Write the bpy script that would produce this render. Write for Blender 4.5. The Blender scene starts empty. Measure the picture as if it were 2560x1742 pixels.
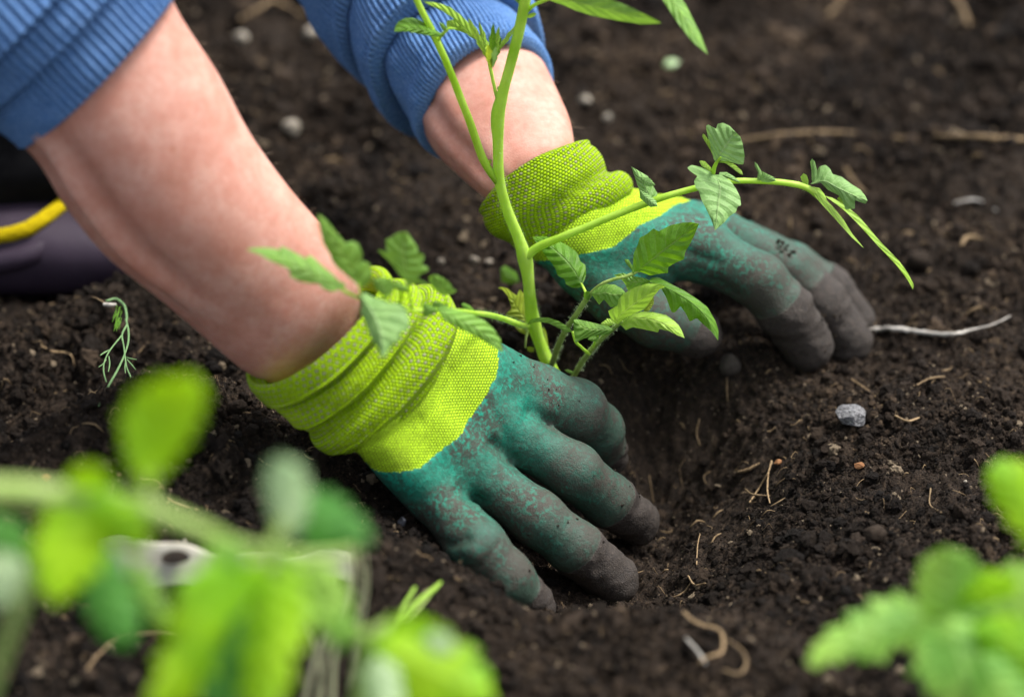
import bpy, math
import numpy as np
from mathutils import Vector

# ---------------------------------------------------------------- camera, sky, sun
sc = bpy.context.scene
PITCH = math.radians(30.0)
CAM = np.array([0.0, 0.0, 0.66])
TW = 0.36                                   # sensor width / focal length
cam_d = bpy.data.cameras.new("camera")
cam_d.lens = 100.0
cam_d.sensor_width = 36.0
cam_d.clip_start = 0.02
cam_d.clip_end = 60.0
cam_d.dof.use_dof = True
cam_d.dof.focus_distance = 1.20
cam_d.dof.aperture_fstop = 4.5
cam = bpy.data.objects.new("camera", cam_d)
cam.location = CAM
cam.rotation_euler = (math.radians(90) - PITCH, 0, 0)
sc.collection.objects.link(cam)
sc.camera = cam

SUN_EL, SUN_AZ = math.radians(62), math.radians(72)     # azimuth from +Y (behind the scene) towards +X
world = bpy.data.worlds.new("World")
sc.world = world
world.use_nodes = True
wn = world.node_tree.nodes
bg = wn["Background"]
sky = wn.new("ShaderNodeTexSky")
sky.sky_type = 'NISHITA'
sky.sun_disc = False
sky.sun_elevation = SUN_EL
sky.sun_rotation = SUN_AZ
sky.air_density = 1.0
sky.dust_density = 4.0
sky.ozone_density = 1.0
hsv = wn.new("ShaderNodeHueSaturation")
hsv.inputs["Saturation"].default_value = 0.35
world.node_tree.links.new(sky.outputs[0], hsv.inputs["Color"])
world.node_tree.links.new(hsv.outputs[0], bg.inputs[0])
bg.inputs[1].default_value = 0.145
sun_d = bpy.data.lights.new("sun", 'SUN')
sun_d.energy = 2.7
sun_d.angle = math.radians(14)
sun_d.color = (1.0, 0.95, 0.88)
sun = bpy.data.objects.new("sun", sun_d)
sdir = Vector((math.sin(SUN_AZ) * math.cos(SUN_EL), math.cos(SUN_AZ) * math.cos(SUN_EL), math.sin(SUN_EL)))
sun.rotation_euler = sdir.to_track_quat('Z', 'Y').to_euler()
sun.location = (0, 0, 3)
sc.collection.objects.link(sun)
sc.view_settings.view_transform = 'Standard'
sc.view_settings.look = 'None'
sc.view_settings.gamma = 1.0
sc.view_settings.use_curve_mapping = False
sc.view_settings.exposure = 0.84
sc.cycles.max_bounces = 6
sc.cycles.transparent_max_bounces = 8

# ---------------------------------------------------------------- small tools
FW = np.array([0, math.cos(PITCH), -math.sin(PITCH)])
UP = np.array([0, math.sin(PITCH), math.cos(PITCH)])
RT = np.array([1.0, 0, 0])
DD = 2560.0 / 2323.0                        # survey sheet coordinates -> 2560 wide ones


def W(u, v, d):
    """place where the line of sight (u, v) of a 2560 wide survey is d metres deep"""
    return CAM + d * (FW + RT * ((u - 1280) / 2560 * TW) + UP * (-(v - 871) / 2560 * TW))


def D(u, v, d):
    return W(u * DD, v * DD, d)


def GZ(u, v, z):
    """the same line of sight where it is z metres high (sheet coordinates)"""
    a = D(u, v, 1.0) - CAM
    return CAM + a * ((z - CAM[2]) / a[2])


def pxm(d):
    return TW / 2323 * d                    # metres per sheet unit at depth d


def hash2(ix, iy, seed):
    n = (ix.astype(np.int64) * 374761393 + iy.astype(np.int64) * 668265263 + seed * 974634777) & 0x7fffffff
    n = ((n ^ (n >> 13)) * 1274126177) & 0x7fffffff
    n = (n ^ (n >> 16)) & 0x7fffffff
    return n / 0x7fffffff


def vnoise(x, y, seed=0):
    ix, iy = np.floor(x), np.floor(y)
    fx, fy = x - ix, y - iy
    fx = fx * fx * fx * (fx * (fx * 6 - 15) + 10)
    fy = fy * fy * fy * (fy * (fy * 6 - 15) + 10)
    a, b = hash2(ix, iy, seed), hash2(ix + 1, iy, seed)
    c, d = hash2(ix, iy + 1, seed), hash2(ix + 1, iy + 1, seed)
    return (a * (1 - fx) + b * fx) * (1 - fy) + (c * (1 - fx) + d * fx) * fy - 0.5


def fbm(x, y, size, octaves=4, seed=0, gain=0.5):
    r, a, s = 0, 1.0, size
    for k in range(octaves):
        c, t = math.cos(k * 1.3 + .4), math.sin(k * 1.3 + .4)
        r = r + a * vnoise((x * c + y * t) / s + 17.3 * k, (-x * t + y * c) / s + 9.1 * k, seed + k * 7)
        a *= gain
        s *= 0.5
    return r


rng = np.random.default_rng(7)


def mesh_obj(name, V, F, mat=None, parent=None, smooth=True, attrs=None, uv=None):
    V = np.asarray(V, dtype=np.float32)
    me = bpy.data.meshes.new(name)
    if isinstance(F, np.ndarray):
        n, k = F.shape
        me.vertices.add(len(V))
        me.vertices.foreach_set("co", V.ravel())
        me.loops.add(n * k)
        me.loops.foreach_set("vertex_index", F.astype(np.int32).ravel())
        me.polygons.add(n)
        me.polygons.foreach_set("loop_start", np.arange(0, n * k, k, dtype=np.int32))
        me.update(calc_edges=True)
    else:
        me.from_pydata(V.tolist(), [], F)
        me.update()
    if smooth:
        me.polygons.foreach_set("use_smooth", np.ones(len(me.polygons), dtype=bool))
    for k, a in (attrs or {}).items():
        at = me.attributes.new(k, 'FLOAT', 'POINT')
        at.data.foreach_set("value", np.asarray(a, dtype=np.float32))
    if uv is not None:                       # uv per vertex
        l = me.uv_layers.new(name="UVMap")
        vi = np.empty(len(me.loops), dtype=np.int32)
        me.loops.foreach_get("vertex_index", vi)
        l.data.foreach_set("uv", np.asarray(uv, dtype=np.float32)[vi].ravel())
    if mat:
        me.materials.append(mat)
    me.validate()
    o = bpy.data.objects.new(name, me)
    sc.collection.objects.link(o)
    if parent:
        o.parent = parent
        o.matrix_parent_inverse = parent.matrix_basis.inverted()
    return o


def thing(name, label, cat, loc=(0, 0, 0), group=None):
    o = bpy.data.objects.new(name, None)
    o.empty_display_size = 0.01
    o.location = [float(c) for c in loc]
    sc.collection.objects.link(o)
    o["label"], o["category"] = label, cat
    if group:
        o["group"] = group
    return o


def tag(o, label, cat, group=None):
    o["label"], o["category"] = label, cat
    if group:
        o["group"] = group
    return o


def grid_faces(nr, nc, closed):
    i = np.arange(nr - 1)[:, None]
    j = np.arange(nc if closed else nc - 1)[None, :]
    j2 = (j + 1) % nc
    return np.stack([i * nc + j, i * nc + j2, (i + 1) * nc + j2, (i + 1) * nc + j], -1).reshape(-1, 4)


def spline(pts, n):
    """catmull-rom through pts (k, m), n samples, even in chord length"""
    P = np.asarray(pts, float)
    if len(P) == 2:
        t = np.linspace(0, 1, n)[:, None]
        return P[0] * (1 - t) + P[1] * t
    seg = np.linalg.norm(np.diff(P[:, :3], axis=0), axis=1) + 1e-9
    T = np.r_[0, np.cumsum(seg)]
    t = np.linspace(0, T[-1], n)
    M = np.gradient(P, T, axis=0)
    k = np.clip(np.searchsorted(T, t, side='right') - 1, 0, len(P) - 2)
    h = (T[k + 1] - T[k])
    s = ((t - T[k]) / h)[:, None]
    h = h[:, None]
    return ((2 * s**3 - 3 * s**2 + 1) * P[k] + (s**3 - 2 * s**2 + s) * h * M[k]
            + (-2 * s**3 + 3 * s**2) * P[k + 1] + (s**3 - s**2) * h * M[k + 1])


def tube_mesh(pts, radii, sides=10, n=None, cap=True, rough=0.0, seed=0):
    P = np.asarray(pts, float)
    R = np.asarray(radii, float) * np.ones(len(P))
    n = n or max(6, 6 * len(P))
    Q = spline(np.c_[P, R], n)
    P, R = Q[:, :3], Q[:, 3]
    T = np.gradient(P, axis=0)
    T /= np.linalg.norm(T, axis=1)[:, None] + 1e-12
    ref = np.array([0.31, -0.77, 0.55])
    A = np.cross(T, ref)
    A /= np.linalg.norm(A, axis=1)[:, None] + 1e-12
    B = np.cross(T, A)
    th = np.linspace(0, 2 * math.pi, sides, endpoint=False)
    if rough:
        rr = 1 + rough * fbm(np.arange(n)[:, None] * 0.9 + 0 * th, np.cos(th)[None, :] * 1.3 + 5 + 0 * P[:, :1], 1.7, 2, seed) * 2
    else:
        rr = 1
    r = (R[:, None] * rr)[..., None]
    V = P[:, None] + r * (A[:, None] * np.cos(th)[None, :, None] + B[:, None] * np.sin(th)[None, :, None])
    F = grid_faces(n, sides, True).tolist()
    V = V.reshape(-1, 3)
    if cap:
        V = np.vstack([V, P[0] - T[0] * R[0] * .5, P[-1] + T[-1] * R[-1] * .7])
        a, b = n * sides, n * sides + 1
        for j in range(sides):
            F.append([a, (j + 1) % sides, j, j])
            F.append([b, (n - 1) * sides + j, (n - 1) * sides + (j + 1) % sides, (n - 1) * sides + (j + 1) % sides])
        F = [f if f[2] != f[3] else f[:3] for f in F]
    return V, F


def join(parts):
    V, F, o = [], [], 0
    for v, f in parts:
        V.append(v)
        F += [[i + o for i in q] for q in f]
        o += len(v)
    return np.vstack(V), F


# ---------------------------------------------------------------- materials
def mat(name):
    m = bpy.data.materials.new(name)
    m.use_nodes = True
    nt = m.node_tree
    return m, nt, nt.nodes, nt.links, nt.nodes["Principled BSDF"]


class NB:
    """tiny node builder"""
    def __init__(s, name):
        s.m, s.nt, s.N, s.L, s.P = mat(name)

    def link(s, a, b):
        s.L.new(a, b)

    def put(s, sock, v):
        if hasattr(v, "is_output"):
            s.L.new(v, sock)
        else:
            sock.default_value = v

    def math(s, op, a, b=0.0, c=None, clamp=False):
        n = s.N.new("ShaderNodeMath")
        n.operation = op
        n.use_clamp = clamp
        s.put(n.inputs[0], a)
        s.put(n.inputs[1], b)
        if c is not None:
            s.put(n.inputs[2], c)
        return n.outputs[0]

    def noise(s, scale, detail=4, rough=0.55, vec=None, dist=0.0):
        n = s.N.new("ShaderNodeTexNoise")
        n.inputs["Scale"].default_value = scale
        n.inputs["Detail"].default_value = detail
        n.inputs["Roughness"].default_value = rough
        n.inputs["Distortion"].default_value = dist
        s.L.new(vec if vec is not None else s.pos(), n.inputs["Vector"])
        return n.outputs[0]

    def voro(s, scale, feature='F1', vec=None, out="Distance"):
        n = s.N.new("ShaderNodeTexVoronoi")
        n.feature = feature
        n.inputs["Scale"].default_value = scale
        s.L.new(vec if vec is not None else s.pos(), n.inputs["Vector"])
        return n.outputs[out]

    def pos(s):
        if not hasattr(s, "_tc"):
            s._tc = s.N.new("ShaderNodeTexCoord")
        return s._tc.outputs["Object"]

    def uv(s):
        if not hasattr(s, "_uv"):
            n = s.N.new("ShaderNodeTexCoord")
            x = s.N.new("ShaderNodeSeparateXYZ")
            s.L.new(n.outputs["UV"], x.inputs[0])
            s._uv = (x.outputs[0], x.outputs[1], n.outputs["UV"])
        return s._uv

    def attr(s, name):
        n = s.N.new("ShaderNodeAttribute")
        n.attribute_name = name
        return n.outputs["Fac"]

    def ramp(s, fac, *stops, interp='LINEAR'):
        n = s.N.new("ShaderNodeValToRGB")
        n.color_ramp.interpolation = interp
        e = n.color_ramp.elements
        while len(e) < len(stops):
            e.new(0.5)
        for k, (p, c) in enumerate(stops):
            e[k].position = p
            e[k].color = (c, c, c, 1) if isinstance(c, (int, float)) else (*c, 1)
        s.L.new(fac, n.inputs[0])
        return n.outputs[0]

    def mix(s, fac, a, b, mode='MIX'):
        n = s.N.new("ShaderNodeMix")
        n.data_type = 'RGBA'
        n.blend_type = mode
        s.put(n.inputs[0], fac)
        for i, v in ((6, a), (7, b)):
            if hasattr(v, "is_output"):
                s.L.new(v, n.inputs[i])
            else:
                n.inputs[i].default_value = (*v, 1) if len(v) == 3 else v
        return n.outputs[2]

    def bump(s, h, dist, strength=1.0, prev=None):
        n = s.N.new("ShaderNodeBump")
        n.inputs["Distance"].default_value = dist
        n.inputs["Strength"].default_value = strength
        s.L.new(h, n.inputs["Height"])
        if prev is not None:
            s.L.new(prev, n.inputs["Normal"])
        return n.outputs[0]

    def done(s, color=None, normal=None, rough=0.7, spec=0.3, trans=None, sub=None):
        if color is not None:
            if hasattr(color, "is_output"):
                s.L.new(color, s.P.inputs["Base Color"])
            else:
                s.P.inputs["Base Color"].default_value = (*color, 1)
        s.put(s.P.inputs["Roughness"], rough)
        s.P.inputs["Specular IOR Level"].default_value = spec
        if normal is not None:
            s.L.new(normal, s.P.inputs["Normal"])
        if sub:
            s.P.inputs["Subsurface Weight"].default_value = sub[0]
            s.P.inputs["Subsurface Radius"].default_value = sub[1]
            s.P.inputs["Subsurface Scale"].default_value = sub[2]
        if trans is not None:                 # (weight, colour)
            t = s.N.new("ShaderNodeBsdfTranslucent")
            s.put(t.inputs[0], trans[1])
            if normal is not None:
                s.L.new(normal, t.inputs["Normal"])
            mx = s.N.new("ShaderNodeMixShader")
            mx.inputs[0].default_value = trans[0]
            s.L.new(s.P.outputs[0], mx.inputs[1])
            s.L.new(t.outputs[0], mx.inputs[2])
            s.L.new(mx.outputs[0], s.N["Material Output"].inputs[0])
        return s.m


def soil_material(name, bump=True):
    b = NB(name)
    n1 = b.noise(22, 5, 0.6)
    n2 = b.noise(260, 5, 0.7)
    n3 = b.noise(1500, 3, 0.6)
    base = b.ramp(n2, (0.34, (0.0075, 0.0048, 0.0032)), (0.52, (0.026, 0.0172, 0.0112)), (0.70, (0.095, 0.064, 0.040)))
    warm = b.mix(b.ramp(n1, (0.4, 0.0), (0.65, 0.75)), base, (0.060, 0.040, 0.026), 'MIX')
    base = b.mix(0.45, base, warm)
    fine = b.ramp(n3, (0.35, 0.34), (0.65, 1.25))
    col = b.mix(1.0, base, fine, 'MULTIPLY')
    spk = b.voro(420, out="Distance")
    cid = b.voro(420, out="Color")
    keep = b.math('MULTIPLY', b.ramp(spk, (0.0, 1.0), (0.22, 0.0), interp='CONSTANT'), b.ramp(cid, (0.0, 0.0), (0.80, 1.0), interp='CONSTANT'))
    col = b.mix(b.math('MULTIPLY', keep, 0.7), col, (0.22, 0.17, 0.12))
    nrm = None
    if bump:
        nrm = b.bump(n2, 0.0035, 1.0)
        nrm = b.bump(n3, 0.0009, 1.0, nrm)
    return b.done(col, nrm, 0.82, 0.22)


def crumb_material(name):
    b = NB(name)
    oi = b.N.new("ShaderNodeObjectInfo")
    rnd = b.attr("tone")
    a = b.N.new("ShaderNodeAttribute")
    a.attribute_name = "tone"
    a.attribute_type = 'INSTANCER'
    t = a.outputs["Fac"]
    base = b.ramp(t, (0.0, (0.0070, 0.0045, 0.0030)), (0.5, (0.024, 0.0158, 0.0104)), (0.84, (0.062, 0.042, 0.028)), (0.97, (0.125, 0.086, 0.055)), (0.99, (0.32, 0.25, 0.17)))
    n = b.noise(900, 4, 0.7)
    col = b.mix(1.0, base, b.ramp(n, (0.3, 0.36), (0.7, 1.22)), 'MULTIPLY')
    return b.done(col, b.bump(n, 0.0007), 0.85, 0.2)


def skin_material():
    b = NB("skin")
    n1 = b.noise(70, 4, 0.6)
    n2 = b.noise(330, 3, 0.6)
    n3 = b.noise(1500, 2, 0.6)
    c = b.ramp(n1, (0.32, (0.50, 0.225, 0.165)), (0.50, (0.57, 0.290, 0.225)), (0.68, (0.62, 0.355, 0.285)))
    c = b.mix(b.ramp(n2, (0.45, 0.0), (0.64, 0.34)), c, (0.47, 0.175, 0.125))
    fr = b.voro(95, out="Distance")
    fid = b.voro(95, out="Color")
    fm = b.math('MULTIPLY', b.ramp(fr, (0.06, 1.0), (0.20, 0.0)), b.ramp(fid, (0.0, 0.0), (0.74, 1.0), interp='CONSTANT'))
    c = b.mix(b.math('MULTIPLY', fm, 0.55), c, (0.42, 0.15, 0.09))
    wr = b.N.new("ShaderNodeMapping")
    wr.inputs["Scale"].default_value = (1, 1, 1)
    b.L.new(b.uv()[2], wr.inputs[0])
    wrk = b.N.new("ShaderNodeTexNoise")
    wrk.inputs["Scale"].default_value = 1.0
    mp = b.N.new("ShaderNodeMapping")
    mp.inputs["Scale"].default_value = (14, 150, 1)
    b.L.new(b.uv()[2], mp.inputs[0])
    b.L.new(mp.outputs[0], wrk.inputs["Vector"])
    nrm = b.bump(wrk.outputs[0], 0.0006, 0.7)
    nrm = b.bump(n3, 0.00035, 0.8, nrm)
    rgh = b.ramp(n1, (0.3, 0.46), (0.7, 0.58))
    return b.done(c, nrm, rgh, 0.35, sub=(0.25, (1.0, 0.32, 0.18), 0.004))


def knit_nodes(b, x, y, pitch_x, pitch_y, dots=None):
    """stitch height (0..1) from two coordinates in metres: staggered little loops"""
    row = b.math('DIVIDE', y, pitch_y)
    half = b.math('MULTIPLY', b.math('FLOOR', row), 0.5)
    cx = b.math('ADD', b.math('DIVIDE', x, pitch_x), half)
    fx = b.math('ABSOLUTE', b.math('SUBTRACT', b.math('FRACT', cx), 0.5))
    fy = b.math('ABSOLUTE', b.math('SUBTRACT', b.math('FRACT', row), 0.5))
    # loop = rounded cell
    e = b.math('ADD', b.math('POWER', b.math('MULTIPLY', fx, 2.0), 2.4), b.math('POWER', b.math('MULTIPLY', fy, 2.0), 2.4))
    h = b.math('SUBTRACT', 1.0, e, clamp=True)
    return h, cx, row


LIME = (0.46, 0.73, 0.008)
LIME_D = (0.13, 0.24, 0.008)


def lime_color(b, h, dirt_scale=60):
    n = b.noise(dirt_scale, 4, 0.6)
    nf = b.noise(700, 3, 0.6)
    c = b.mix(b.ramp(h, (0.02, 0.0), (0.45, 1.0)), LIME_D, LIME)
    c = b.mix(b.ramp(n, (0.50, 0.0), (0.80, 0.45)), c, (0.25, 0.34, 0.012))
    c = b.mix(1.0, c, b.ramp(nf, (0.3, 0.75), (0.7, 1.2)), 'MULTIPLY')
    return c


def cuff_material():
    b = NB("lime_knit_cuff")
    u, v, _ = b.uv()                       # metres round, metres along
    h, cx, row = knit_nodes(b, u, v, 0.00135, 0.00130)
    c = lime_color(b, h)
    # grey elastic stitches in every other loop of every other row
    m1 = b.math('GREATER_THAN', b.math('FRACT', b.math('MULTIPLY', b.math('FLOOR', cx), 0.5)), 0.25)
    m2 = b.math('GREATER_THAN', b.math('FRACT', b.math('MULTIPLY', b.math('FLOOR', row), 0.5)), 0.25)
    el = b.math('MULTIPLY', b.math('MULTIPLY', m1, m2), b.ramp(h, (0.25, 0.0), (0.6, 1.0)))
    n = b.noise(45, 2, 0.5)
    el = b.math('MULTIPLY', el, b.ramp(n, (0.40, 0.15), (0.58, 0.85)))
    c = b.mix(el, c, (0.40, 0.34, 0.30))
    nrm = b.bump(b.noise(120, 3, 0.6), 0.0012, 0.5)
    nrm = b.bump(h, 0.0006, 1.0, nrm)
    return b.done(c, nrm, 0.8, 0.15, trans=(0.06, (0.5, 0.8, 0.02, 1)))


def glove_material():
    b = NB("dipped_glove")
    lx, ly = b.attr("hl"), b.attr("hf")
    edge = b.attr("dip")                   # metres past the edge of the latex
    tip = b.attr("tip")                    # metres past the finger tip dip line
    h, _, _ = knit_nodes(b, lx, ly, 0.00130, 0.00120)
    jag = b.noise(420, 3, 0.7)
    e2 = b.math('ADD', edge, b.math('MULTIPLY', b.math('SUBTRACT', jag, 0.5), 0.0022))
    latex = b.math('GREATER_THAN', e2, 0.0)
    lime = lime_color(b, h, 75)
    # latex: teal, worn and stained
    n1 = b.noise(60, 6, 0.70)
    n2 = b.noise(420, 5, 0.75)
    n3 = b.noise(1700, 2, 0.6)
    near = b.ramp(b.math('MULTIPLY', edge, 14.0), (0.0, 0.0), (1.0, 1.0))
    near = b.ramp(b.math('MULTIPLY', edge, 22.0), (0.0, 0.0), (1.0, 1.0))
    dull = b.math('ADD', b.math('MULTIPLY', near, 0.85), b.math('MULTIPLY', b.math('SUBTRACT', n1, 0.46), 2.2))
    green = b.mix(b.ramp(dull, (0.05, 0.0), (0.90, 1.0)), (0.003, 0.160, 0.105), (0.028, 0.064, 0.046))
    green = b.mix(b.ramp(b.math('MULTIPLY', edge, 9.0), (0.40, 0.0), (1.0, 0.65)), green, (0.038, 0.064, 0.044))
    nb_ = b.noise(42, 3, 0.6)
    st = b.math('ADD', b.math('MULTIPLY', n2, 1.0), b.math('MULTIPLY', nb_, 1.0))
    wear = b.ramp(st, (0.96, 0.0), (1.03, 0.9))
    dots = b.ramp(n2, (0.50, 0.0), (0.545, 1.0))
    zone = b.math('ADD', b.ramp(b.math('MULTIPLY', edge, 14.0), (0.0, 0.75), (0.35, 0.35), (0.9, 0.0)), b.ramp(n1, (0.48, 0.0), (0.62, 0.32)))
    spots = b.math('MULTIPLY', dots, zone, clamp=True)
    c = b.mix(wear, green, (0.045, 0.038, 0.030))
    c = b.mix(spots, c, (0.004, 0.29, 0.195))
    grime = b.ramp(b.noise(900, 3, 0.7), (0.50, 0.0), (0.62, 0.45))
    c = b.mix(grime, c, (0.038, 0.034, 0.027))
    # sandy grey finger tips
    t2 = b.math('ADD', tip, b.math('MULTIPLY', b.math('SUBTRACT', b.noise(160, 3, 0.5), 0.5), 0.0008))
    tm = b.ramp(b.math('MULTIPLY', t2, 1000.0), (0.0, 0.0), (0.7, 1.0))
    grey = b.mix(b.ramp(n2, (0.35, 0.0), (0.7, 1.0)), (0.022, 0.018, 0.016), (0.062, 0.049, 0.040))
    grey = b.mix(b.math('MULTIPLY', b.ramp(n3, (0.60, 0.0), (0.74, 1.0)), 0.35), grey, (0.22, 0.18, 0.15))
    smud = b.ramp(b.math('ADD', b.math('MULTIPLY', tip, 30.0), b.math('MULTIPLY', n1, 1.1)), (0.20, 0.0), (0.80, 0.72))
    c = b.mix(smud, c, (0.037, 0.045, 0.034))
    c = b.mix(tm, c, grey)
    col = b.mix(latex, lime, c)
    hk = b.math('MULTIPLY', h, b.math('SUBTRACT', 1.0, latex))
    nrm = b.bump(hk, 0.0005, 1.0)
    nrm = b.bump(b.math('MULTIPLY', latex, b.math('ADD', b.math('MULTIPLY', n2, 1.0), b.math('MULTIPLY', n3, b.math('ADD', 0.45, b.math('MULTIPLY', tm, 1.2))))), 0.0006, 0.85, nrm)
    rough = b.math('ADD', 0.78, b.math('MULTIPLY', latex, b.math('MULTIPLY', wear, 0.12)))
    rough = b.math('SUBTRACT', rough, b.math('MULTIPLY', latex, 0.22))
    return b.done(col, nrm, rough, 0.38)


def cloth_material(name, base, pale, rib=None):
    b = NB(name)
    u, v, _ = b.uv()
    n1 = b.noise(40, 4, 0.6)
    nf = b.noise(900, 3, 0.7)
    c = b.mix(b.ramp(nf, (0.35, 0.0), (0.70, 1.0)), base, pale)
    c = b.mix(b.ramp(n1, (0.45, 0.0), (0.85, 0.6)), c, pale)
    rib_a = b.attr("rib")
    c = b.mix(b.ramp(rib_a, (0.0, 0.72), (0.35, 0.0)), c, tuple(0.42 * x for x in base))  # shade between the ribs painted in: grooves get a darker base colour
    nrm = b.bump(nf, 0.0006, 1.0)
    nrm = b.bump(b.math('SINE', b.math('MULTIPLY', v, 4200.0)), 0.0002, 0.5, nrm)
    return b.done(c, nrm, 0.9, 0.1)


def leaf_material(name, dark, light, vein, tr=0.35, trc=(0.35, 0.62, 0.03), nscale=160, spread=(0.32, 0.70)):
    b = NB(name)
    u, v, _ = b.uv()                        # u: -1..1 across (stored 0..1), v: 0..1 along
    s = b.math('ABSOLUTE', b.math('SUBTRACT', b.math('MULTIPLY', u, 2.0), 1.0))
    ph = b.math('FRACT', b.math('MULTIPLY', b.math('SUBTRACT', v, b.math('MULTIPLY', s, 0.20)), 7.0))
    side = b.math('ABSOLUTE', b.math('SUBTRACT', ph, 0.5))          # 0 on a side vein
    veins = b.ramp(side, (0.0, 1.0), (0.085, 0.0))
    rib = b.ramp(s, (0.0, 1.0), (0.075, 0.0))
    vm = b.math('MAXIMUM', b.math('MULTIPLY', veins, 0.55), rib)
    n = b.noise(nscale, 4, 0.6)
    nf = b.noise(1500, 2, 0.6)
    net = b.voro(750, 'DISTANCE_TO_EDGE')
    c = b.mix(b.ramp(n, (spread[0], 0.0), (spread[1], 1.0)), dark, light)
    c = b.mix(b.math('MULTIPLY', b.ramp(net, (0.0, 1.0), (0.12, 0.0)), 0.16), c, vein)
    c = b.mix(b.math('MULTIPLY', vm, 0.6), c, vein)
    c = b.mix(b.ramp(b.noise(38, 3, 0.6), (0.50, 0.0), (0.70, 0.35)), c, tuple(min(1, 1.15 * q + .03) for q in light[:2]) + (light[2],))
    c = b.mix(b.ramp(b.noise(520, 2, 0.5), (0.70, 0.0), (0.76, 0.5)), c, tuple(.35 * q for q in dark))
    hgt = b.math('SUBTRACT', b.math('MULTIPLY', b.ramp(side, (0.0, 0.0), (0.5, 1.0)), 0.8), b.math('MULTIPLY', rib, 0.8))
    nrm = b.bump(hgt, 0.0011, 0.65)
    nrm = b.bump(b.math('ADD', b.math('MULTIPLY', n, 1.0), b.math('MULTIPLY', nf, 0.25)), 0.0011, 0.7, nrm)
    return b.done(c, nrm, 0.52, 0.4, trans=(tr, b.mix(0.5, (*trc, 1), c)))


def simple(name, a, c, scale=200, rough=0.7, spec=0.3, bump=0.0005, tr=None):
    b = NB(name)
    n = b.noise(scale, 4, 0.6)
    col = b.mix(b.ramp(n, (0.32, 0.0), (0.68, 1.0)), a, c)
    return b.done(col, b.bump(n, bump), rough, spec, trans=(tr, (*c, 1)) if tr else None)


M_soil = soil_material("garden_soil")
M_hair = simple("arm_hair", (0.30, 0.20, 0.12), (0.46, 0.34, 0.22), 100, 0.5, 0.3)
M_crumb = crumb_material("soil_crumb")
M_skin = skin_material()
M_cuff = cuff_material()
M_glove = glove_material()
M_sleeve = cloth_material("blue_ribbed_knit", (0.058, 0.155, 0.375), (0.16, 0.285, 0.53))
M_leaf = leaf_material("tomato_leaf", (0.115, 0.27, 0.036), (0.20, 0.41, 0.060), (0.42, 0.60, 0.18))
M_leaf_dark = leaf_material("tomato_leaf_upper_side", (0.060, 0.18, 0.008), (0.13, 0.32, 0.014), (0.27, 0.42, 0.12), 0.36, (0.34, 0.66, 0.01))
M_leaf_pale = leaf_material("tomato_leaf_underside", (0.18, 0.36, 0.095), (0.27, 0.48, 0.15), (0.44, 0.62, 0.28), 0.30, (0.30, 0.55, 0.10))
M_leaf_fresh = leaf_material("young_leaf", (0.28, 0.50, 0.045), (0.40, 0.64, 0.085), (0.55, 0.72, 0.24), 0.35, (0.45, 0.75, 0.04))
M_leaf_yellow = leaf_material("yellowing_leaf", (0.30, 0.42, 0.03), (0.45, 0.55, 0.05), (0.22, 0.34, 0.03), 0.45, (0.6, 0.8, 0.04))
M_fg = leaf_material("seedling_leaf", (0.19, 0.47, 0.006), (0.40, 0.70, 0.008), (0.36, 0.62, 0.04), 0.50, (0.60, 0.98, 0.0), nscale=45, spread=(0.42, 0.58))
M_fg_dark = leaf_material("seedling_leaf_dark_green", (0.065, 0.25, 0.035), (0.10, 0.33, 0.050), (0.16, 0.38, 0.08), 0.32, (0.15, 0.55, 0.05), nscale=45, spread=(0.42, 0.58))  # leaves of a darker green of their own
M_fg_pale = leaf_material("seedling_leaf_silvery", (0.34, 0.52, 0.24), (0.48, 0.64, 0.36), (0.52, 0.66, 0.42), 0.25, (0.5, 0.75, 0.3), nscale=45, spread=(0.42, 0.58))
M_fg_mid = leaf_material("seedling_leaf_light_green", (0.16, 0.40, 0.050), (0.34, 0.60, 0.090), (0.38, 0.60, 0.16), 0.40, (0.45, 0.80, 0.06), nscale=45, spread=(0.42, 0.58))
M_stem = simple("tomato_stem", (0.34, 0.60, 0.030), (0.62, 0.86, 0.14), 70, 0.45, 0.45, 0.0004, 0.35)
M_stem_dk = simple("tomato_lower_stem", (0.23, 0.37, 0.06), (0.38, 0.50, 0.14), 300, 0.55, 0.3, 0.0006, 0.15)
M_fgstem = simple("seedling_stem", (0.34, 0.50, 0.12), (0.48, 0.62, 0.22), 60, 0.5, 0.3, 0.0005, 0.3)
M_drystalk = simple("dry_stalk", (0.34, 0.36, 0.20), (0.52, 0.52, 0.34), 60, 0.7, 0.2, 0.0005, 0.25)
M_root = simple("pale_rootlet", (0.20, 0.135, 0.072), (0.38, 0.27, 0.155), 700, 0.8, 0.2)
M_twig = simple("whitish_twig", (0.28, 0.26, 0.23), (0.60, 0.57, 0.52), 260, 0.8, 0.2)
M_brown = simple("brown_straw", (0.10, 0.068, 0.038), (0.24, 0.17, 0.095), 300, 0.8, 0.2)
M_chip = simple("orange_bark", (0.16, 0.07, 0.03), (0.28, 0.14, 0.06), 500, 0.8, 0.2)
M_quartz = simple("sparkling_stone", (0.05, 0.05, 0.053), (0.30, 0.30, 0.315), 620, 0.32, 0.7, 0.0025)
M_pebble = simple("pale_pebble", (0.16, 0.135, 0.10), (0.40, 0.36, 0.30), 260, 0.7, 0.3)
M_char = simple("charcoal", (0.03, 0.032, 0.040), (0.12, 0.125, 0.15), 500, 0.4, 0.5)
M_rubber = simple("plum_rubber", (0.020, 0.013, 0.024), (0.040, 0.028, 0.046), 25, 0.6, 0.2)
M_black = simple("black_cloth", (0.004, 0.004, 0.005), (0.009, 0.009, 0.010), 90, 0.95, 0.05)
M_yellow = simple("yellow_cord", (0.36, 0.27, 0.004), (0.50, 0.39, 0.006), 400, 0.85, 0.05, 0.0015)
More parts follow.
